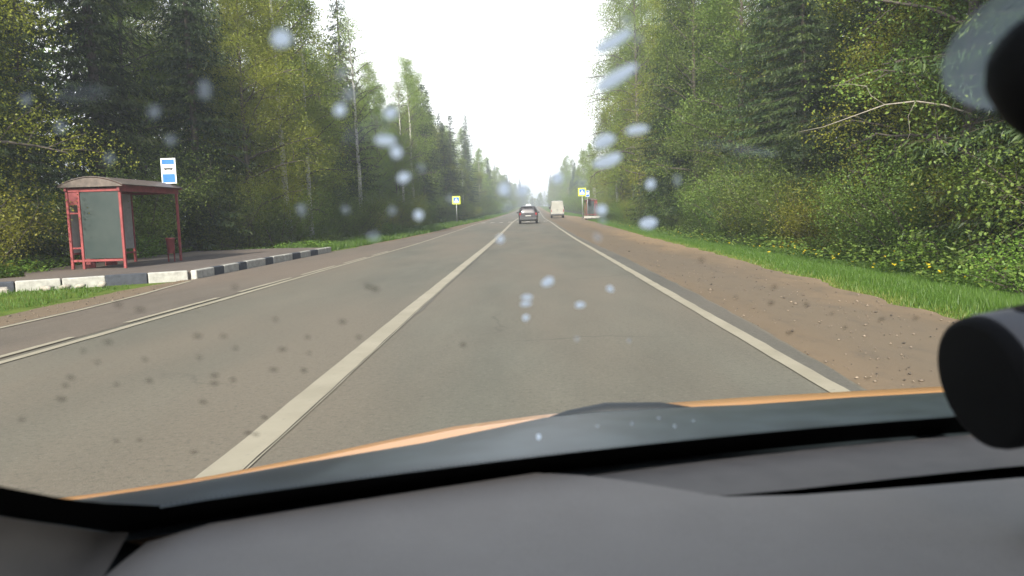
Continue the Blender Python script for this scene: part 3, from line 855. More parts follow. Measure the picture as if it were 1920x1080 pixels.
fy = np.concatenate([rs.uniform(19, 24, 30), np.exp(rs.uniform(math.log(12), math.log(60), 60))]); fx = np.concatenate([rs.uniform(7.0, 8.3, 30), rs.uniform(5.6, 8.8, 60)])
C = np.stack([fx, fy, gz(fx, fy) + rs.uniform(.2, .42, nf)], -1)
tag(link_mesh('dandelion_flowers', leaves_mesh('dandelion_flowers', np.repeat(C, 3, 0) + rs.normal(size=(nf * 3, 3)) * .012, .055, .05, M['flower'], rs, 2.)), 'yellow dandelion flowers dotted in the grass verge', 'flowers', kind='stuff')

# ---- loose stones on the dirt
def gravel(n, xf, yr, seed, label):
    rs = np.random.RandomState(seed)
    y = np.exp(rs.uniform(math.log(yr[0]), math.log(yr[1]), n)); x = np.array([xf(rs, q) for q in y])
    r_ = rs.gamma(1.5, .0035, n) + .003
    O = np.array([(1, 0, 0), (0, 1, 0), (-1, 0, 0), (0, -1, 0), (0, 0, .7), (0, 0, -.5)])
    V = np.stack([x, y, rz_(y) + .004], -1)[:, None, :] + O[None] * r_[:, None, None] * rs.uniform(.6, 1.4, (n, 6, 1))
    T = np.array([(0, 1, 4), (1, 2, 4), (2, 3, 4), (3, 0, 4), (1, 0, 5), (2, 1, 5), (3, 2, 5), (0, 3, 5)])
    F = (np.arange(n)[:, None, None] * 6 + T[None]).reshape(-1, 3)
    tag(link_mesh('gravel', np_mesh('gravel', V.reshape(-1, 3), F, M['pebble'], np.repeat(rs.random(n), 8))), label, 'gravel', kind='stuff')
t = NT('pebble'); at = t.n('ShaderNodeAttribute', attribute_name='v').outputs['Fac']
M['pebble'] = t.pbr(t.ramp(at, [(0., (.05, .042, .035)), (.5, (.13, .10, .075)), (1., (.24, .19, .14))]), .9)
gravel(1800, lambda r, y: r.uniform(road_r(y) - .08, grass_edge_r(y) + .15), (5.0, 60.), 21, 'small loose stones scattered over the dirt shoulder')
gravel(1500, lambda r, y: r.uniform(grass_edge_l(y), bay_l(y) + .05), (8.0, 50.), 22, 'small loose stones on the dirt strip by the bus bay')

# ================================================================== bus shelter
def shelter(name, loc, rz, label):
    """origin: front near corner on the platform; length along +y, depth along -x"""
    e = empty(name, loc, rz); tag(e, label, 'bus shelter', 'bus shelters')
    Ln, Dp, H = 3.1, 1.38, 2.05
    p = .065
    for (x, y) in [(0, 0), (0, Ln), (-Dp, 0), (-Dp, Ln), (-Dp, Ln * .5), (-Dp + .30, 0)]:
        MB().box((x, y, H / 2), (p, p, H), bev=.006).build('post', M['red'], e)
    # beams
    MB().box((0.002, Ln / 2, H + .02), (.075, Ln + .16, .17), bev=.008).build('front_beam', M['red_dark'], e)
    MB().box((-Dp, Ln / 2, H + .02), (.07, Ln + .16, .12), bev=.008).build('rear_beam', M['red_dark'], e)
    for y in (0, Ln):
        MB().box((-Dp / 2, y, H - .02), (Dp - .08, .06, .08), bev=.006).build('end_beam', M['red'], e)
    MB().box((-Dp / 2, 0, .22), (Dp - .08, .05, .06), bev=.006).build('lower_rail', M['red'], e)
    # near end panel of frosted glass
    MB().box((-(Dp - .30) / 2, 0, 1.13), (Dp - .30 - .08, .012, 1.72)).build('end_panel', M['frosted'], e)
    # cross pieces between the two rear posts
    for z in (.55, 1.45):
        MB().box((-Dp + .15, 0, z), (.22, .03, .04)).build('cross_bar', M['red'], e)
    MB().box((-Dp + .15, .001, 1.86), (.22, .02, .40)).build('name_plate', M['red_dark'], e)
    # rear panels
    for y in (Ln * .25, Ln * .75): MB().box((-Dp + .012, y, 1.22), (.012, Ln * .5 - .09, 1.60)).build('rear_panel', M['back_panel'], e)
    MB().box((-Dp, Ln * .25, .40), (.05, Ln * .5 - .08, .05), bev=.005).build('rear_rail', M['red'], e)
    MB().box((-Dp, Ln * .75, .30), (.05, Ln * .5 - .08, .05), bev=.005).build('rear_rail', M['red'], e)
    # bench
    b = MB().box((-Dp + .28, Ln * .28, .47), (.36, 1.25, .04), bev=.008).build('bench_seat', M['red_dark'], e)
    for y in (.28, 1.3):
        MB().box((-Dp + .28, y, .24), (.30, .05, .44), bev=.006).build('bench_support', M['red_dark'], e)
    # arched roof: curved sheet with thickness, ribs and edge strip
    n = 12
    def arch(k, dz=0.): 
        s = k / n; x = .16 - (Dp + .30) * s
        return x, H + .09 + .22 * math.sin(math.pi * s) ** .85 + dz
    rows = []
    for y in (-.14, Ln * .33, Ln * .66, Ln + .14):
        rows.append([(arch(k)[0], y, arch(k)[1] + .02) for k in range(n + 1)] + [(arch(k)[0], y, arch(k)[1]) for k in range(n, -1, -1)] + [(arch(0)[0], y, arch(0)[1] + .02)])
    m = MB().grid(rows, True)
    for rr, yv in ((rows[0], -.14), (rows[-1], Ln + .14)):
        for k in range(n): m.add([rr[k], rr[k + 1], rr[2 * n - k], rr[2 * n + 1 - k]], [(0, 1, 2, 3)])
    roof = m.build('roof', M['roof_poly'], e)
    for y in (0, Ln * .5, Ln):
        MB().tube([(arch(k)[0], y, arch(k)[1] - .025) for k in range(n + 1)], .022, 5).build('roof_rib', M['red'], roof)
    for y in (-.145, Ln + .145):
        MB().add([(arch(k)[0], y, arch(k)[1] - .02) for k in range(n + 1)] + [(.16 - (Dp + .30) * k / n, y, H + .06) for k in range(n + 1)], [(k, k + 1, n + 2 + k, n + 1 + k) for k in range(n)]).build('roof_end', M['roof_poly'], roof)
    return e
SH = shelter('bus_shelter', (-10.48, 19.1, .18), 0, 'red framed bus shelter with frosted end panel on the kerbed platform')

def bus_sign(name, loc, rz, label, w, h, z0, pole_to):
    e = empty(name, loc, rz); tag(e, label, 'sign', 'bus stop signs')
    MB().tube([(0, .03, pole_to), (0, .03, z0 + h - .1)], .026, 8).build('pole', M['steel'], e)
    f = MB().box((0, 0, z0 + h / 2), (w, .02, h), bev=.004).build('plate', M['white'], e)
    b = w * .085
    MB().box((0, -.012, z0 + h - b - h * .095), (w - 2 * b, .006, h * .19)).build('blue_band', M['blue'], f)
    MB().box((0, -.012, z0 + b + h * .165), (w - 2 * b, .006, h * .33)).build('blue_band', M['blue'], f)
    bus = MB()
    bz = z0 + h * .59
    bus.box((0, -.013, bz), (w * .62, .006, h * .05)).box((0, -.0135, bz - h * .032), (w * .56, .006, h * .018))
    bus.box((0, -.0125, bz + h * .055), (w * .56, .006, h * .012))
    for x in (-.19, .19): bus.lathe((x * w, -.010, bz - h * .045), (0, -1, 0), [(h * .024, 0), (h * .024, .008)], 10)
    bus.build('bus_symbol', M['black'], f)
    return e
bus_sign('bus_stop_sign', (-10.56, 22.0, 0), R(3), 'blue and white bus stop sign above the red shelter with frosted panel', .43, .74, 2.47, 2.27)

def litter_bin():
    e = empty('litter_bin', (-10.53, 21.72, .18)); tag(e, 'small red litter bin beside the far front post of the shelter', 'bin')
    MB().lathe((0, 0, .24), (0, 0, 1), [(.085, 0), (.10, .02), (.125, .42), (.135, .43), (.135, .46), (.115, .46), (.10, .08)], 16).build('bucket', M['red_dark'], e)
    for s in (-1, 1):
        MB().box((s * .09, 0, .13), (.03, .03, .26)).build('leg', M['red_dark'], e)
litter_bin()

# ================================================================== crossing signs
def crossing_sign(x, y, z_mid, size, label, rz=0.):
    g = float(gz(x, y)); e = empty('crossing_sign', (x, y, g), rz); tag(e, label, 'sign', 'pedestrian crossing signs')
    zc = z_mid - g
    MB().tube([(0, .05, -.3), (0, .05, zc + size * .45)], .038, 8).build('pole', M['steel'], e)
    p = MB().box((0, 0, zc), (size, .03, size), bev=.01).build('plate', M['lime'], e)
    MB().box((0, -.019, zc), (size * .70, .006, size * .70)).build('blue_square', M['blue'], p)
    a = size * .31
    MB().add([(-a, -.025, zc - a * .85), (a, -.025, zc - a * .85), (0, -.025, zc + a * .85), (-a, -.022, zc - a * .85), (a, -.022, zc - a * .85), (0, -.022, zc + a * .85)], [(0, 1, 2), (0, 3, 4, 1), (1, 4, 5, 2), (2, 5, 3, 0)]).build('white_triangle', M['white'], p)
    m = MB(); u = size * .01
    m.lathe((0, -.026, zc + 8 * u), (0, -1, 0), [(2.6 * u, 0), (2.6 * u, .004)], 10)
    m.box((0, -.028, zc + 1 * u), (4 * u, .004, 9 * u))
    m.box((-3 * u, -.028, zc - 9 * u), (2.4 * u, .004, 13 * u), M=Matrix.Rotation(R(24), 3, 'Y'))
    m.box((3 * u, -.0275, zc - 9 * u), (2.4 * u, .004, 13 * u), M=Matrix.Rotation(R(-24), 3, 'Y'))
    m.box((3.5 * u, -.0285, zc + 1 * u), (1.8 * u, .004, 8 * u), M=Matrix.Rotation(R(-40), 3, 'Y'))
    for k in range(5): m.box(((k - 2) * 8 * u, -.0285, zc - 20 * u), (4 * u, .004, 4 * u))
    m.build('walking_figure', M['black'], p)
    return e
crossing_sign(-8.05, 84., 2.94, .90, 'yellow-bordered pedestrian crossing sign on a thin pole before the shelter-side forest')
crossing_sign(6.10, 85., 3.45, .90, 'yellow-bordered pedestrian crossing sign in front of the far red shelter')

# ================================================================== far bus stop on the shoulder side
o = MB().prism(ccw([(7.1, 96.5), (12.5, 97.0), (12.5, 106), (7.6, 106)]), -.2, .62).build('pavement', M['paving']); tag(o, kind='structure')
fk = empty('kerb', (7.1, 96.4, .45)); tag(fk, kind='structure')
for k in range(5):
    MB().box((k * 1.02 + .5, 0, .06), (1.0, .16, .30), bev=.02).build('kerb_stone', M['kerb_white' if k not in (2,) else 'kerb_dark'], fk)
sh2 = copy_tree(SH)
sh2.location = (7.75, 100.2, .62); sh2.scale = (-1, 1, 1)
sh2['label'] = 'distant red bus shelter beside the parked van and crossing sign'
e = bus_sign('bus_stop_sign', (7.75, 98.3, .55), 0, 'small blue bus stop sign over the distant red shelter', .5, .8, 2.6, -.5)

# ================================================================== vehicles
M['car_dark'] = plain('dark_car_paint', (.040, .037, .043), .4, .2, var=.1, coat=.3)
M['car_white'] = plain('white_car_paint', (.62, .62, .60), .35, 0, var=.05, coat=.6)
M['van_cream'] = plain('cream_van_paint', (.26, .255, .225), .45, 0, var=.14, scale=2., coat=.3)
M['dark_glass'] = plain('dark_window_glass', (.024, .024, .028), .3, 0, var=.1, spec=.3)
M['rubber'] = plain('tyre_rubber', (.022, .022, .023), .85, var=.2)
M['rim'] = plain('wheel_rim', (.30, .30, .31), .35, .8, var=.1)
M['tail'] = plain('red_tail_lamp_lens', (.22, .015, .018), .25, var=.1, spec=.6)
M['plate'] = plain('number_plate', (.28, .28, .27), .5, var=.05)
M['bumper'] = plain('grey_plastic', (.055, .056, .06), .7, var=.15)
M['lamp'] = plain('headlamp_lens', (.75, .76, .78), .1, var=.05, spec=.8)

def ring_body(st, name, mat, parent):
    """st: (y, half width bottom, half width belt, half width roof, z bottom, z belt, z roof)"""
    rows = []
    for y, wb, wm, wr, zb, zm, zr in st:
        h = [(wb * .6, zb), (wb * .93, zb + .01), (wb, zb + .10), (wm, zb + (zm - zb) * .55), (wm * .985, zm), (wm * .93 * .35 + wr * .65, zm + (zr - zm) * .55), (wr, zr - (zr - zm) * .12 - .01), (wr * .9, zr - .015), (wr * .5, zr)]
        ring = [(x, y, z) for x, z in h] + [(-x, y, z) for x, z in h[::-1]]
        rows.append(ring + [ring[0]])
    m = MB().grid(rows, True)
    n = len(rows[0]) - 1
    m.add(rows[0][:n], [tuple(range(n))]); m.add(rows[-1][:n], [tuple(range(n - 1, -1, -1))])
    return m.build(name, mat, parent)

def wheel(parent, x, y, r, w):
    t = MB().lathe((0, 0, 0), (1, 0, 0), [(r * .62, -w / 2), (r * .93, -w / 2), (r, -w * .32), (r, w * .32), (r * .93, w / 2), (r * .62, w / 2), (r * .62, -w / 2)], 20, False)
    e = empty('wheel', (x, y, r), 0, parent)
    t.build('tyre', M['rubber'], e)
    m = MB().lathe((0, 0, 0), (1, 0, 0), [(r * .63, -w * .42), (r * .55, -w * .3), (r * .2, -w * .38), (r * .02, -w * .42)], 16, False)
    m.lathe((0, 0, 0), (1, 0, 0), [(r * .63, w * .42), (r * .55, w * .3), (r * .2, w * .38), (r * .02, w * .42)], 16, False)
    m.build('rim', M['rim'], e)
    return e

def hatchback(name, loc, rz, paint, label, front_view=False):
    """tail at y=0, nose at y=4.3"""
    e = empty(name, loc, rz); tag(e, label, 'car')
    st = [(.00, .74, .80, .60, .42, .86, 1.00), (.06, .82, .87, .62, .30, .96, 1.30), (.22, .86, .90, .64, .26, 1.00, 1.55), (.5, .88, .91, .66, .25, 1.01, 1.63), (1.3, .89, .91, .67, .25, 1.00, 1.66), (2.0, .89, .91, .67, .25, .99, 1.64), (2.5, .89, .91, .64, .25, .98, 1.52), (3.05, .89, .90, .74, .25, .98, 1.06), (3.7, .88, .88, .72, .26, .88, .97), (4.1, .84, .84, .66, .28, .78, .86), (4.28, .72, .74, .56, .32, .66, .74)]
    ring_body(st, 'body', M[paint], e)
    # rear window, side windows, windscreen, a few millimetres proud
    MB().add([(-.60, .045, 1.06), (.60, .045, 1.06), (.56, .175, 1.48), (-.56, .175, 1.48), (-.60, .075, 1.06), (.60, .075, 1.06), (.56, .21, 1.48), (-.56, .21, 1.48)], [(0, 1, 2, 3), (1, 5, 6, 2), (2, 6, 7, 3), (3, 7, 4, 0), (0, 4, 5, 1)]).build('rear_window', M['dark_glass'], e)
    for s in (-1, 1):
        for a, b in ((.45, 1.25), (1.32, 2.3)):
            MB().add([(s * .905, a, 1.05), (s * .905, b, 1.05), (s * .745, b - .08, 1.50), (s * .745, a + .06, 1.50), (s * .87, a, 1.05), (s * .87, b, 1.05), (s * .70, b - .08, 1.50), (s * .70, a + .06, 1.50)], [(0, 1, 2, 3), (4, 7, 6, 5), (0, 4, 5, 1), (1, 5, 6, 2), (2, 6, 7, 3), (3, 7, 4, 0)]).build('side_window', M['dark_glass'], e)
        MB().box((s * 1.00, 2.35, 1.05), (.20, .12, .14), bev=.03).build('mirror', M['bumper'], e)
        MB().box((s * .74, .02, .90), (.16, .10, .22), bev=.03).build('tail_light', M['tail'], e)
        MB().box((s * .62, 4.17, .68), (.26, .16, .13), bev=.03).build('headlight', M['lamp'], e)
        wheel(e, s * .79, .75, .32, .21); wheel(e, s * .79, 3.4, .32, .21)
    MB().add([(-.68, 2.99, 1.10), (.68, 2.99, 1.10), (.60, 2.49, 1.50), (-.60, 2.49, 1.50), (-.68, 2.93, 1.08), (.68, 2.93, 1.08), (.60, 2.43, 1.48), (-.60, 2.43, 1.48)], [(0, 1, 2, 3), (1, 5, 6, 2), (2, 6, 7, 3), (3, 7, 4, 0), (0, 4, 5, 1)]).build('windscreen', M['dark_glass'], e)
    MB().box((0, -.02, .47), (1.62, .16, .24), bev=.05).build('rear_bumper', M['bumper'], e)
    MB().box((0, 4.24, .45), (1.5, .16, .24), bev=.05).build('front_bumper', M['bumper'], e)
    MB().box((0, .18, 1.575), (1.16, .16, .03), bev=.01).build('roof_spoiler', M[paint], e)
    MB().box((0, -.018, .74), (.52, .02, .11)).build('number_plate', M['plate'], e)
    return e
hatchback('car', (-.04, 69.5, float(rz_(69.5)) + .012), 0, 'car_dark', 'dark car driving ahead in the same lane')
hatchback('car', (-2.0 + 1.3, 424, float(rz_(422)) + .012), R(180), 'car_white', 'tiny white oncoming car on the far rise, closest to the centre line')
c2 = hatchback('car', (-3.6 + 1.3 + 3.1, 462, float(rz_(460)) + .012), R(180), 'car_white', 'tiny pale car on the far rise behind the first oncoming car')

def van(loc, rz):
    e = empty('van', loc, rz); tag(e, 'cream high-roofed van parked on the dirt shoulder by the far bus stop', 'van')
    st = [(.0, .86, .90, .74, .42, 1.25, 2.26), (.05, .90, .94, .79, .34, 1.25, 2.34), (.4, .92, .95, .80, .32, 1.25, 2.40), (2.0, .92, .95, .80, .32, 1.25, 2.42), (3.6, .92, .95, .79, .32, 1.25, 2.38), (4.2, .92, .94, .72, .32, 1.20, 2.10), (4.75, .90, .92, .76, .32, 1.12, 1.30), (5.2, .86, .86, .70, .34, .98, 1.08), (5.4, .72, .74, .6, .38, .8, .9)]
    ring_body(st, 'body', M['van_cream'], e)
    for s in (-1, 1):
        d = MB().box((s * .385, -.012, 1.36), (.74, .04, 1.56), bev=.015).build('rear_door', M['van_cream'], e)
        MB().box((s * .06, -.04, 1.15), (.035, .03, .2)).build('handle', M['bumper'], d)
        MB().box((s * .83, -.01, 1.02), (.10, .06, .34), bev=.015).build('tail_light', M['tail'], e)
        MB().box((s * 1.06, 4.2, 1.45), (.2, .12, .34), bev=.03).build('mirror', M['bumper'], e)
        wheel(e, s * .80, 1.0, .36, .24); wheel(e, s * .80, 4.4, .36, .24)
        MB().add([(s * .955, 3.3, 1.32), (s * .955, 4.25, 1.32), (s * .83, 4.05, 1.95), (s * .83, 3.3, 1.95), (s * .90, 3.3, 1.32), (s * .90, 4.25, 1.32), (s * .78, 4.05, 1.95), (s * .78, 3.3, 1.95)], [(0, 1, 2, 3), (4, 7, 6, 5), (0, 4, 5, 1), (1, 5, 6, 2), (2, 6, 7, 3), (3, 7, 4, 0)]).build('side_window', M['dark_glass'], e)
    MB().box((0, -.03, .48), (1.76, .14, .20), bev=.04).build('rear_bumper', M['bumper'], e)
    MB().box((0, -.04, .72), (.52, .02, .11)).build('number_plate', M['plate'], e)
    MB().add([(-.7, 4.74, 1.32), (.7, 4.74, 1.32), (.64, 4.27, 2.0), (-.64, 4.27, 2.0), (-.7, 4.66, 1.3), (.7, 4.66, 1.3), (.64, 4.19, 1.98), (-.64, 4.19, 1.98)], [(0, 1, 2, 3), (1, 5, 6, 2), (2, 6, 7, 3), (3, 7, 4, 0), (0, 4, 5, 1)]).build('windscreen', M['dark_glass'], e)
    MB().box((0, .8, 2.43), (.5, .3, .05), bev=.02).build('roof_vent', M['bumper'], e)
van((4.0, 103.8, float(rz_(104)) + .0), R(-1))

# ================================================================== the car the picture is taken from
M['dash'] = None
t = NT('dash_plastic')
pos = t.n('ShaderNodeNewGeometry').outputs['Position']
g1 = t.noise(900., 3, .6, pos); g2 = t.noise(14., 4, .6, pos)
c = t.mix(t.ramp(g2, [(.3, 0.), (.7, 1.)]), (.268, .238, .205), (.300, .268, .232))
c = t.mix(t.ramp(g1, [(.35, .25), (.5, 0.)]), c, (.145, .132, .118))
M['dash'] = t.pbr(c, .62, normal=t.bump(g1, .25, .0006), spec=.35)
M['dash_warm'] = plain('warm_grey_plastic', (.175, .155, .134), .65, var=.08, scale=40)
M['frit'] = plain('black_ceramic_band', (.003, .003, .003), .9, var=.2, spec=.05)
M['cowl'] = plain('cowl_plastic', (.030, .040, .047), .42, var=.35, scale=18)
M['wiper'] = plain('wiper_black', (.020, .023, .026), .5, var=.2)
M['orange'] = plain('orange_car_paint', (.42, .215, .085), .45, 0, var=.06, scale=3, coat=.4)
M['device'] = plain('matt_black_plastic', (.006, .006, .0063), .75, var=.1, spec=.12)
M['device_grey'] = plain('dark_grey_plastic', (.10, .10, .105), .55, var=.15)
M['lining'] = plain('roof_lining', (.30, .29, .27), .95, var=.08, scale=60)
t = NT('windshield_glass')
M['glass'] = t.surf(t.n('ShaderNodeBsdfTransparent', {'Color': (.95, .97, .96, 1)}).outputs[0])

TG = math.tan(R(32))
def yb(x): return -.2070652 * x * x + .29558599 * x + .49848657       # plan of the windshield's foot, at z = 1.135
def gl(x, z, off=0.):
    """point on the glass; off > 0 is towards the cabin"""
    return (x, yb(x) - (z - 1.135) / TG - off * math.sin(R(32)), z - off * math.cos(R(32)))
car = empty('car', (.45, .2, .0)); tag(car, 'orange car seen from its own cabin: grey dashboard, windshield and bonnet edge', 'car')
def put(mb, name, mat, parent=None):
    o = mb.build(name, M[mat] if isinstance(mat, str) else mat, parent or car)
    if parent is None: o.location = (-.45, -.2, 0)
    return o
XS = [-.30 + i * .05 for i in range(31)]                                # -0.30 .. 1.20
ws = put(MB().grid([[gl(x, 1.10 + k * .033) for x in XS] for k in range(11)]), 'windshield', 'glass')
# black ceramic band at the foot, then up the pillar
X2 = [-.275, -.25] + [-.225 + i * .025 for i in range(58)]
put(MB().grid([[gl(x, 1.075, .0015) for x in X2], [gl(x, 1.100, .0015) for x in X2], [gl(x, 1.1345 - max(0, -.222 - x) * .55, .0015) for x in X2]]), 'black_band', 'frit', ws)
pe = [(-.2218, 1.1362), (-.238, 1.1484), (-.2441, 1.1554), (-.2484, 1.1636), (-.2508, 1.1705), (-.2542, 1.180), (-.262, 1.22), (-.268, 1.30), (-.272, 1.38), (-.274, 1.43)]
po = [(-.250, 1.098), (-.2632, 1.1174), (-.2668, 1.128), (-.2703, 1.139), (-.273, 1.146), (-.2773, 1.1561), (-.290, 1.21), (-.296, 1.29), (-.300, 1.37), (-.302, 1.42)]
put(MB().grid([[gl(x, z, .0016) for x, z in pe], [gl(x - .002, z - .013, .0016) for x, z in po]]), 'black_band', 'frit', ws)
mb = MB()
x = -.222
while x < .75:
    c_ = Vector(gl(x, 1.1358, .0012)); u_ = Vector((1, 0, 0)); v_ = Vector((0, -math.cos(R(32)), math.sin(R(32))))
    mb.add([c_ + u_ * (math.cos(a) * .0010) + v_ * (math.sin(a) * .0012) for a in [k * math.pi / 3 for k in range(6)]], [(0, 1, 2, 3, 4, 5)])
    x += .0029
o = put(mb, 'band_dots', 'frit', ws); o['kind'] = 'stuff'

# dashboard
DZ = 1.118
def dline(x):
    """front edge of the main pad: windshield foot, then the seam, then the vent slot"""
    return float(np.interp(x, [-.24, -.01, .0, .0348, .0687, .0997, .118, .1631, .2322, .3119, .7, 1.2], [yb(-.24) + .006, yb(-.01) + .006, .505, .4965, .4795, .4611, .4515, .4507, .4584, .4696, .52, .50]))
def dfar(x):
    """rear edge of the vent panel"""
    return float(np.interp(x, [.117, .118, .1665, .2408, .3261, .7, 1.2], [.452, .4528, .4602, .4755, .4914, .545, .52]))
dx = [-.2335, -.20, -.15, -.10, -.05, -.01, .0, .0348, .0687, .0997, .118, .14, .1631, .20, .2322, .27, .3119, .40, .5, .6, .7, .9, 1.15]
def dz_(x, y): return DZ - .9 * max(0, .24 - y) ** 1.6 - 1.2 * max(0, -.19 - x) ** 1.7 + .006 * math.sin((x + .2) * 2.2)
rows = []
for k in range(15):
    s = k / 14
    rows.append([(x, .02 + (dline(x) - .02) * s, dz_(x, .02 + (dline(x) - .02) * s) - (.0009 if k == 14 else 0)) for x in dx])
dash = put(MB().grid(rows), 'dashboard', 'dash')
dx2 = [x for x in dx if x >= 0]
rows = []
for k in range(8):
    s = k / 7
    rows.append([(x, (lambda a, b: a + (b - a) * s)(dfar(x) if x > .1171 else dline(x) - .004, yb(x) - .002), DZ - .0008 - .0042 * s + .006 * math.sin((x + .2) * 2.2)) for x in dx2])
put(MB().grid(rows), 'vent_panel', 'dash_warm', dash)  # separate panel; its darker grey also paints in the shading of its tilt
put(MB().grid([[(x, dline(x) - .02, DZ - .006) for x in dx2 if x > .08], [(x, dfar(x) + .04, DZ - .009) for x in dx2 if x > .08]]), 'vent_slot', 'frit', dash)
put(MB().grid([[(x, dline(x) - .03 if x < .0 else yb(x) - .01, DZ - .03) for x in XS if x > -.26], [(x, yb(x) + .04, DZ - .034) for x in XS if x > -.26]]), 'dash_underlay', 'device', dash)
tp_ = [(-.2461, .4262), (-.2399, .3951), (-.2324, .364), (-.215, .26), (-.21, .1)]
T_ = [Vector((-.2440, .4245, 1.120))] + [Vector(gl(x, z - .001, .004)) for x, z in ((-.2632, 1.1174), (-.2703, 1.139), (-.2773, 1.1561), (-.2833, 1.1799))]
B_ = [Vector(p) for p in ((-.2160, .29, 1.118), (-.240, .285, 1.119), (-.265, .28, 1.126), (-.290, .275, 1.132), (-.33, .27, 1.142))]
rows = [[tuple(a_ + (b_ - a_) * k / 6 + Vector((0, 0, -.006 * math.sin(math.pi * k / 6) - (.003 if i == 0 else 0)))) for i, (a_, b_) in enumerate(zip(T_, B_))] for k in range(7)]
put(MB().grid(rows), 'pillar_trim', 'dash_warm')
put(MB().grid([[(x + .03, y + .012, 1.095) for x, y in tp_], [(x - .32, y + .16, 1.10) for x, y in tp_]]), 'trim_gap', 'device')

# cowl, wiper, bonnet
cc = [(-.55, .60), (-.429, .632), (-.398, .636), (-.345, .657), (-.303, .675), (-.217, .726), (-.116, .779), (-.032, .835), (.012, .866), (.077, .889), (.162, .897), (.261, .903), (.4, .927), (.514, .941), (.633, .955), (.8, .95), (1.0, .92), (1.25, .85)]
rows = []
for s in (0, .25, .5, .75, .93, 1.):
    rows.append([(x, (yb(x) + .030) + (y - yb(x) - .030) * s, 1.105 + (1.058 - 1.105) * s + .012 * math.sin(s * math.pi)) for x, y in cc])
rows.append([(x, y + .012, 1.035) for x, y in cc]); rows.append([(x, y + .012, .93) for x, y in cc])
put(MB().grid(rows), 'cowl', 'cowl')
mb = MB(); mb.tube([(-.31, .585, 1.078), (-.18, .625, 1.076), (-.05, .69, 1.072), (.06, .77, 1.066)], [.003, .005, .006, .006], 6)
put(mb, 'wiper_blade', 'wiper')
mb = MB(); mb.tube([(.0, .845, 1.050), (.04, .862, 1.056), (.085, .872, 1.0595), (.15, .878, 1.058), (.21, .88, 1.051)], [.008, .011, .013, .012, .008], 8)
put(mb, 'wiper_arm', 'wiper')
hu = [(-.76, .88), (-.631, .931), (-.589, .944), (-.512, .977), (-.452, 1.007), (-.324, 1.090), (-.254, 1.142), (-.135, 1.223), (-.001, 1.278), (.243, 1.344), (.397, 1.373), (.604, 1.399), (.763, 1.417), (.945, 1.434), (1.2, 1.40), (1.45, 1.30)]
rows = []
for s in (0, .4, .8, .95, 1.0):
    rows.append([(x, .70 + (y - .70) * s, .9465 - .01 * (1 - s) ) for x, y in hu])
rows.append([(x, y + .02, .93) for x, y in hu]); rows.append([(x, y + .10, .82) for x, y in hu]); rows.append([(x, y + .16, .55) for x, y in hu]); rows.append([(x, y + .10, .35) for x, y in hu])
put(MB().grid(rows), 'bonnet', 'orange')

# cabin shell
def rail(x0, sgn):
    return
def roof_row(y, z, w):
    return [(.45 + w * math.sin((i / 15 - .5) * math.pi) , y, z - .09 * abs(i / 7.5 - 1) ** 5 + .02 * math.cos((i / 15 - .5) * math.pi)) for i in range(16)]
put(MB().grid([roof_row(.05, 1.42, .80), roof_row(-.2, 1.475, .84), roof_row(-.6, 1.50, .86), roof_row(-1.3, 1.50, .85), roof_row(-1.95, 1.46, .80)]), 'roof', 'lining')  # roof out of view; front edge and width shaped to shade the dashboard
for sg, xc in ((-1, -.42), (1, 1.32)):
    put(MB().box((xc, -.45, .72), (.06, 1.6, .74), bev=.02), 'door', 'orange')
    put(MB().tube([(xc, .36, 1.08), (xc + (-sg) * .12, .04, 1.44)], .03, 6), 'front_pillar', 'dash_warm')
    put(MB().tube([(xc, -1.0, 1.08), (xc + (-sg) * .12, -1.0, 1.55)], .035, 6), 'centre_pillar', 'dash_warm')
    put(MB().box((xc - sg * .01, -.42, 1.37), (.03, 1.2, .22), bev=.01), 'sun_block_rail', 'dash_warm')  # added out of view to block sun from the pillar trim
    put(MB().box((xc - sg * .02, -1.75, .72), (.06, .9, .74), bev=.02), 'rear_quarter', 'orange')
put(MB().box((.45, -2.2, .75), (1.6, .08, .8), bev=.03), 'tailgate', 'orange')
put(MB().box((.45, -.4, .30), (1.6, 3.5, .06)), 'floor_pan', 'device')
for sx in (-.36, 1.26):
    for sy in (1.0, -1.55):
        w_ = wheel(car, sx - .45, sy - .2, .33, .22)

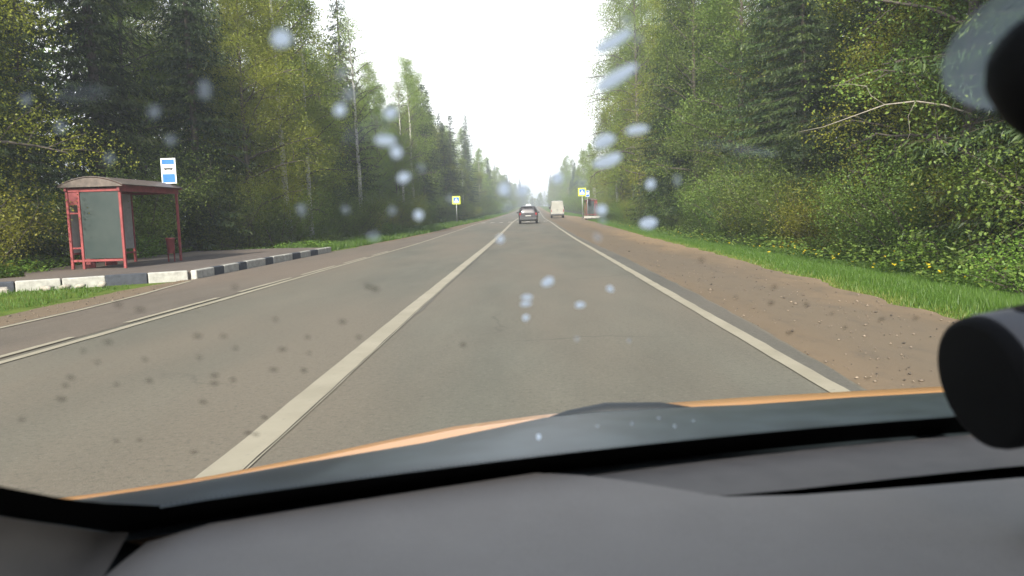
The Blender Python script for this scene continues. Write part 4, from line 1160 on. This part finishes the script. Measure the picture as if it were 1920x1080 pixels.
# ---- drops, dirt and pale veil smears on the windshield: (x, height, half width, half height, tilt) on the glass
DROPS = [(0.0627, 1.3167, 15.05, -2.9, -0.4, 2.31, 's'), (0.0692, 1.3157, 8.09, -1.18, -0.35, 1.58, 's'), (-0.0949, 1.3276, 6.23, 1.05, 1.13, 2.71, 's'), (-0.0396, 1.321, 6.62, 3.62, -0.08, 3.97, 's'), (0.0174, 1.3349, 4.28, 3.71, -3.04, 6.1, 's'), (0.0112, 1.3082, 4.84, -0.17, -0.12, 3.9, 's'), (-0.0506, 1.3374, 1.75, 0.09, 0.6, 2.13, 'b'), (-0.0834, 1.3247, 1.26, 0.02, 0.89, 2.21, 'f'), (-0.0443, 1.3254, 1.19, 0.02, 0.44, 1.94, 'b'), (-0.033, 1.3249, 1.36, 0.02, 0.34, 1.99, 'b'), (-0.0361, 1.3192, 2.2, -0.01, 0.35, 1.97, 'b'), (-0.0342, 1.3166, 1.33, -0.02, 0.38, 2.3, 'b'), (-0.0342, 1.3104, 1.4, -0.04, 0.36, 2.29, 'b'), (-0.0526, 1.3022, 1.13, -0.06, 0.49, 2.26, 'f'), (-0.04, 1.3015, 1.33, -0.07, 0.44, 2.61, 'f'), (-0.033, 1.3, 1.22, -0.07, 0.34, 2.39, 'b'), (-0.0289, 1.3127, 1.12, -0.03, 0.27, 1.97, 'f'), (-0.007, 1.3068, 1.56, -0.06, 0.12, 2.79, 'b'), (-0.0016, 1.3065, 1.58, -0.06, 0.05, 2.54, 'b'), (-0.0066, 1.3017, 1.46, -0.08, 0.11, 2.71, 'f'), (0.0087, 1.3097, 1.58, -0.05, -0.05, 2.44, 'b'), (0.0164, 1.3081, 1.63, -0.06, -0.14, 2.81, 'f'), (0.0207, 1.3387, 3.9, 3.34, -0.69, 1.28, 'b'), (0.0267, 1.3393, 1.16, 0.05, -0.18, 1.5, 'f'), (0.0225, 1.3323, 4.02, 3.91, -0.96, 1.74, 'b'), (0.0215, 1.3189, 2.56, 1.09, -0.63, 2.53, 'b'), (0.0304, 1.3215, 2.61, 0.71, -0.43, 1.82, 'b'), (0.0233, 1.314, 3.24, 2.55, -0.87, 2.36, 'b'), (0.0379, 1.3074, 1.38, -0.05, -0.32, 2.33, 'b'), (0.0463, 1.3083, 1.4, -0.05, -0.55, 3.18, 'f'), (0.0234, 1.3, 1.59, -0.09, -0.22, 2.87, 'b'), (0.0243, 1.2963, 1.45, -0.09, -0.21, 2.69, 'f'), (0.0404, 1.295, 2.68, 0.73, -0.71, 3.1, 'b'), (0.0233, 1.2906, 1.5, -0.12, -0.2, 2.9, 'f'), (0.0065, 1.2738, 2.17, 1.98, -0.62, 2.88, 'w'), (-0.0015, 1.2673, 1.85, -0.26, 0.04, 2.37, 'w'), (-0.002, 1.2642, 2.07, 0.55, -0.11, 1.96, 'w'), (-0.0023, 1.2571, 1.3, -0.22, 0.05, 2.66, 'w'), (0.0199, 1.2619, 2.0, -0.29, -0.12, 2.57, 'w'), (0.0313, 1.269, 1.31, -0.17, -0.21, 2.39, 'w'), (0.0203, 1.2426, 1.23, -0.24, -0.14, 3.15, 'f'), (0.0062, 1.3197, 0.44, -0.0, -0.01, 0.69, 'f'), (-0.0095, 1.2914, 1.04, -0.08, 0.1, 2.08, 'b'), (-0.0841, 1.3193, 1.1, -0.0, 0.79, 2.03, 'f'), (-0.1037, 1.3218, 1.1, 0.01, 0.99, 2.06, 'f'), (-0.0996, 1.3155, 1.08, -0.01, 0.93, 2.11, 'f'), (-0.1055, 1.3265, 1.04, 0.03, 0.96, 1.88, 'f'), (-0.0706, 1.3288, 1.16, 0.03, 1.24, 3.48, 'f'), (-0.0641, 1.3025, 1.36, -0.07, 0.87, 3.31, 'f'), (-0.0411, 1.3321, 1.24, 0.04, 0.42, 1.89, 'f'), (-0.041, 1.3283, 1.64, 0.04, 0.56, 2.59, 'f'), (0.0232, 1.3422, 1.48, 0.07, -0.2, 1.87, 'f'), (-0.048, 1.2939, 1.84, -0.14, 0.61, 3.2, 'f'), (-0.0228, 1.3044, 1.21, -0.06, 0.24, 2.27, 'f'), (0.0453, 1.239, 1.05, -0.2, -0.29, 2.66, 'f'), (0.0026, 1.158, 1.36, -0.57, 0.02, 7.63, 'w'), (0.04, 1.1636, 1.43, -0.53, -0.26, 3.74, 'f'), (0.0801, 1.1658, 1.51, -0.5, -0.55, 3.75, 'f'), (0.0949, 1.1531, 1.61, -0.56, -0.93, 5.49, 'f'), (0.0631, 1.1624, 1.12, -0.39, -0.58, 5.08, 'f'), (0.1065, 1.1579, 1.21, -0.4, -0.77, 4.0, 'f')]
SPECKS = [(-0.0916, 1.2643, 1.09), (-0.1118, 1.252, 1.06), (-0.1118, 1.2584, 1.26), (-0.1428, 1.2501, 1.13), (-0.1613, 1.2382, 1.12), (-0.1502, 1.2386, 1.42), (-0.1308, 1.2337, 1.94), (-0.1278, 1.2384, 1.79), (-0.1836, 1.233, 1.85), (-0.1761, 1.2401, 1.27), (-0.1707, 1.244, 1.53), (-0.2055, 1.2231, 1.45), (-0.1829, 1.2001, 1.46), (-0.191, 1.2014, 1.38), (-0.1259, 1.2489, 1.18), (-0.1195, 1.2593, 1.7), (-0.1063, 1.2388, 1.8), (-0.096, 1.2369, 1.8), (-0.097, 1.2496, 1.68), (-0.0855, 1.2549, 1.12), (-0.127, 1.2072, 1.54), (-0.1384, 1.194, 2.0), (-0.1407, 1.1962, 2.1), (-0.1421, 1.2229, 1.99), (-0.1715, 1.1848, 2.39), (-0.1562, 1.2564, 1.04), (-0.1465, 1.2596, 1.45), (-0.1273, 1.272, 1.39), (-0.1314, 1.2745, 1.25), (-0.157, 1.2506, 1.15), (-0.1233, 1.2349, 1.51), (-0.0892, 1.2465, 1.08), (-0.0543, 1.2749, 1.56), (-0.0704, 1.2612, 1.63), (-0.0296, 1.2444, 1.53), (-0.0681, 1.253, 1.22), (0.0651, 1.2799, 1.7), (0.1038, 1.2651, 1.63), (0.107, 1.2563, 2.03), (0.1287, 1.2364, 2.24), (0.1257, 1.2543, 1.71), (0.1947, 1.2408, 1.89), (0.1747, 1.2416, 2.05), (0.2085, 1.1901, 2.31), (0.1579, 1.2372, 1.52), (-0.0957, 1.2786, 1.05), (-0.0562, 1.2758, 1.46), (0.0885, 1.2605, 1.12), (0.1435, 1.2473, 1.3)]

def on_glass(x, z, du, dv, off):
    """point du across and dv up the slope from (x, z) on the glass; off > 0 is outside"""
    zz = z + dv * math.sin(R(32))
    p = gl(x + du, zz, -off); return p
t = NT('water_drop')
tr = t.n('ShaderNodeBsdfTranslucent', {'Color': (.93, .97, 1., 1)})
rf = t.n('ShaderNodeBsdfGlass', {'Color': (1, 1, 1, 1), 'Roughness': .05, 'IOR': 1.33})
M['drop_b'] = t.surf(t.n('ShaderNodeMixShader', {0: .97, 1: rf.outputs[0], 2: tr.outputs[0]}).outputs[0])
t = NT('thin_water_film')
tr = t.n('ShaderNodeBsdfTranslucent', {'Color': (.93, .97, 1., 1)})
rf = t.n('ShaderNodeBsdfTransparent', {'Color': (.96, .96, .96, 1)})
M['drop_f'] = t.surf(t.n('ShaderNodeMixShader', {0: .26, 1: rf.outputs[0], 2: tr.outputs[0]}).outputs[0])
t = NT('dirt_speck')
df = t.n('ShaderNodeBsdfDiffuse', {'Color': (.05, .045, .035, 1)})
rf = t.n('ShaderNodeBsdfTransparent', {'Color': (.9, .9, .9, 1)})
M['speck'] = t.surf(t.n('ShaderNodeMixShader', {0: .40, 1: rf.outputs[0], 2: df.outputs[0]}).outputs[0])
dr = random.Random(12)
t = NT('veil_smear_film')
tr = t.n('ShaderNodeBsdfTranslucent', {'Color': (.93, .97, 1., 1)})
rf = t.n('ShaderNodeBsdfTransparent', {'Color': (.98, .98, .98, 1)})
M['veil_film'] = t.surf(t.n('ShaderNodeMixShader', {0: .055, 1: rf.outputs[0], 2: tr.outputs[0]}).outputs[0])  # smear film; its pale tint paints in the reflective veil on the glass
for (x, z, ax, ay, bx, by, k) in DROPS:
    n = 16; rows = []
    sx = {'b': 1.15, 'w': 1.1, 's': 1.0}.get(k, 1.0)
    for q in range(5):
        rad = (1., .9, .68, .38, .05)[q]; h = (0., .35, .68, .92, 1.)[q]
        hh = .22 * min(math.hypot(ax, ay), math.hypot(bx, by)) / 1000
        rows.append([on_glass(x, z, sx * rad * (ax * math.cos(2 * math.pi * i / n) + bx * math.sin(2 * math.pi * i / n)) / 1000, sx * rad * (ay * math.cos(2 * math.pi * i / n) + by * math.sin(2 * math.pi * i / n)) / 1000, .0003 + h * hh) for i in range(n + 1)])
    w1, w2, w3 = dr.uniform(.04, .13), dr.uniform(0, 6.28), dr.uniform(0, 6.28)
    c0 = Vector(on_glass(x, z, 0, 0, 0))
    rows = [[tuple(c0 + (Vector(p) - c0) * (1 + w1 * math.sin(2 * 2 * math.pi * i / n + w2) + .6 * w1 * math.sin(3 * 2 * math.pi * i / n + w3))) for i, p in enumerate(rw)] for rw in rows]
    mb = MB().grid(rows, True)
    put(mb, 'veil_smear' if k == 's' else 'water_drop', {'f': 'drop_f', 's': 'veil_film'}.get(k, 'drop_b'), ws)
for (x, z, r_) in SPECKS:
    n = 9; r_ /= 1000
    rim = [(r_ * dr.uniform(.6, 1.15) * math.cos(2 * math.pi * i / n), 1.25 * r_ * dr.uniform(.6, 1.15) * math.sin(2 * math.pi * i / n)) for i in range(n)]
    mb = MB().add([on_glass(x, z, a, b, .0003) for a, b in rim] + [on_glass(x, z, a * .5, b * .5, .0008) for a, b in rim] + [on_glass(x, z, 0, 0, .0009)], [(i, (i + 1) % n, n + (i + 1) % n, n + i) for i in range(n)] + [(n + i, n + (i + 1) % n, 2 * n) for i in range(n)], True)
    put(mb, 'dirt_speck', 'speck', ws)

# ---- round device hanging beside the windshield
dv = empty('round_device', (.2150, .36, 1.211)); tag(dv, 'black round-faced device with grey ribbed barrel close to the windshield', 'device')
nx_ = Vector((-.97, -.08, -.16)).normalized()
MB().lathe((0, 0, 0), -nx_, [(.001, -.0005), (.0285, -.0005), (.0315, .0008), (.0325, .004), (.0325, .007)], 40).build('face', M['device'], dv)
MB().lathe((0, 0, 0), -nx_, [(.0322, .0071), (.0330, .009), (.0325, .024), (.029, .030), (.020, .034)], 40).build('barrel', M['device_grey'], dv)
for k in range(14):
    a = 2 * math.pi * k / 14
    u_ = nx_.orthogonal().normalized(); w_ = nx_.cross(u_)
    c_ = -nx_ * .030 + (u_ * math.cos(a) + w_ * math.sin(a)) * .0305
    rot = Matrix((-nx_, (u_ * math.cos(a) + w_ * math.sin(a)), -nx_.cross(u_ * math.cos(a) + w_ * math.sin(a)))).transposed()
    MB().box(c_, (.018, .005, .0065), M=rot, bev=.001).build('rib', M['device'], dv)
MB().tube([-nx_ * .03, -nx_ * .055, -nx_ * .07 + Vector((0, .01, .02)), -nx_ * .075 + Vector((0, .035, .032))], [.020, .018, .014, .012], 14).build('arm', M['device'], dv)
MB().tube([-nx_ * .045 + Vector((0, 0, -.005)), -nx_ * .06 + Vector((.0, -.0, -.05)), -nx_ * .06 + Vector((0, .005, -.088))], [.018, .014, .022], 12).build('stand', M['device'], dv)

# ---- suction cup on the glass
t = NT('clear_rubber_rim')
tr = t.n('ShaderNodeBsdfTranslucent', {'Color': (.38, .42, .42, 1)})
rf = t.n('ShaderNodeBsdfTransparent', {'Color': (.85, .9, .9, 1)})
M['rim_clear'] = t.surf(t.n('ShaderNodeMixShader', {0: .42, 1: rf.outputs[0], 2: tr.outputs[0]}).outputs[0])
pc = Vector(gl(.1420, 1.3430, .0008))
sc = empty('suction_cup', pc); tag(sc, 'black suction cup with clear rubber rim stuck to the windshield', 'suction cup')
ni = Vector((0, -math.sin(R(32)), -math.cos(R(32))))
MB().lathe((0, 0, 0), ni, [(.0300, .0), (.0295, .0012), (.0250, .0022), (.016, .004)], 40, False).build('rubber_rim', M['rim_clear'], sc)
MB().lathe((0, 0, 0), ni, [(.0200, .003), (.0216, .008), (.0205, .016), (.0178, .023), (.011, .028), (.001, .029)], 32).build('body', M['device'], sc)
MB().tube([ni * .02, ni * .03 + Vector((.02, -.01, .0)), ni * .035 + Vector((.06, -.03, .01))], [.012, .012, .012], 12).build('neck', M['device'], sc)

# ================================================================== air
t = NT('haze_air')
pv = t.n('ShaderNodeVolumePrincipled', {'Color': (.86, .92, 1., 1), 'Density': .0016, 'Anisotropy': .2})
t.t.links.new(pv.outputs[0], t.out.inputs['Volume'])
o = MB().box((0, 1250, 14.), (1900, 2780, 34)).build('haze', t.m); tag(o, kind='stuff')
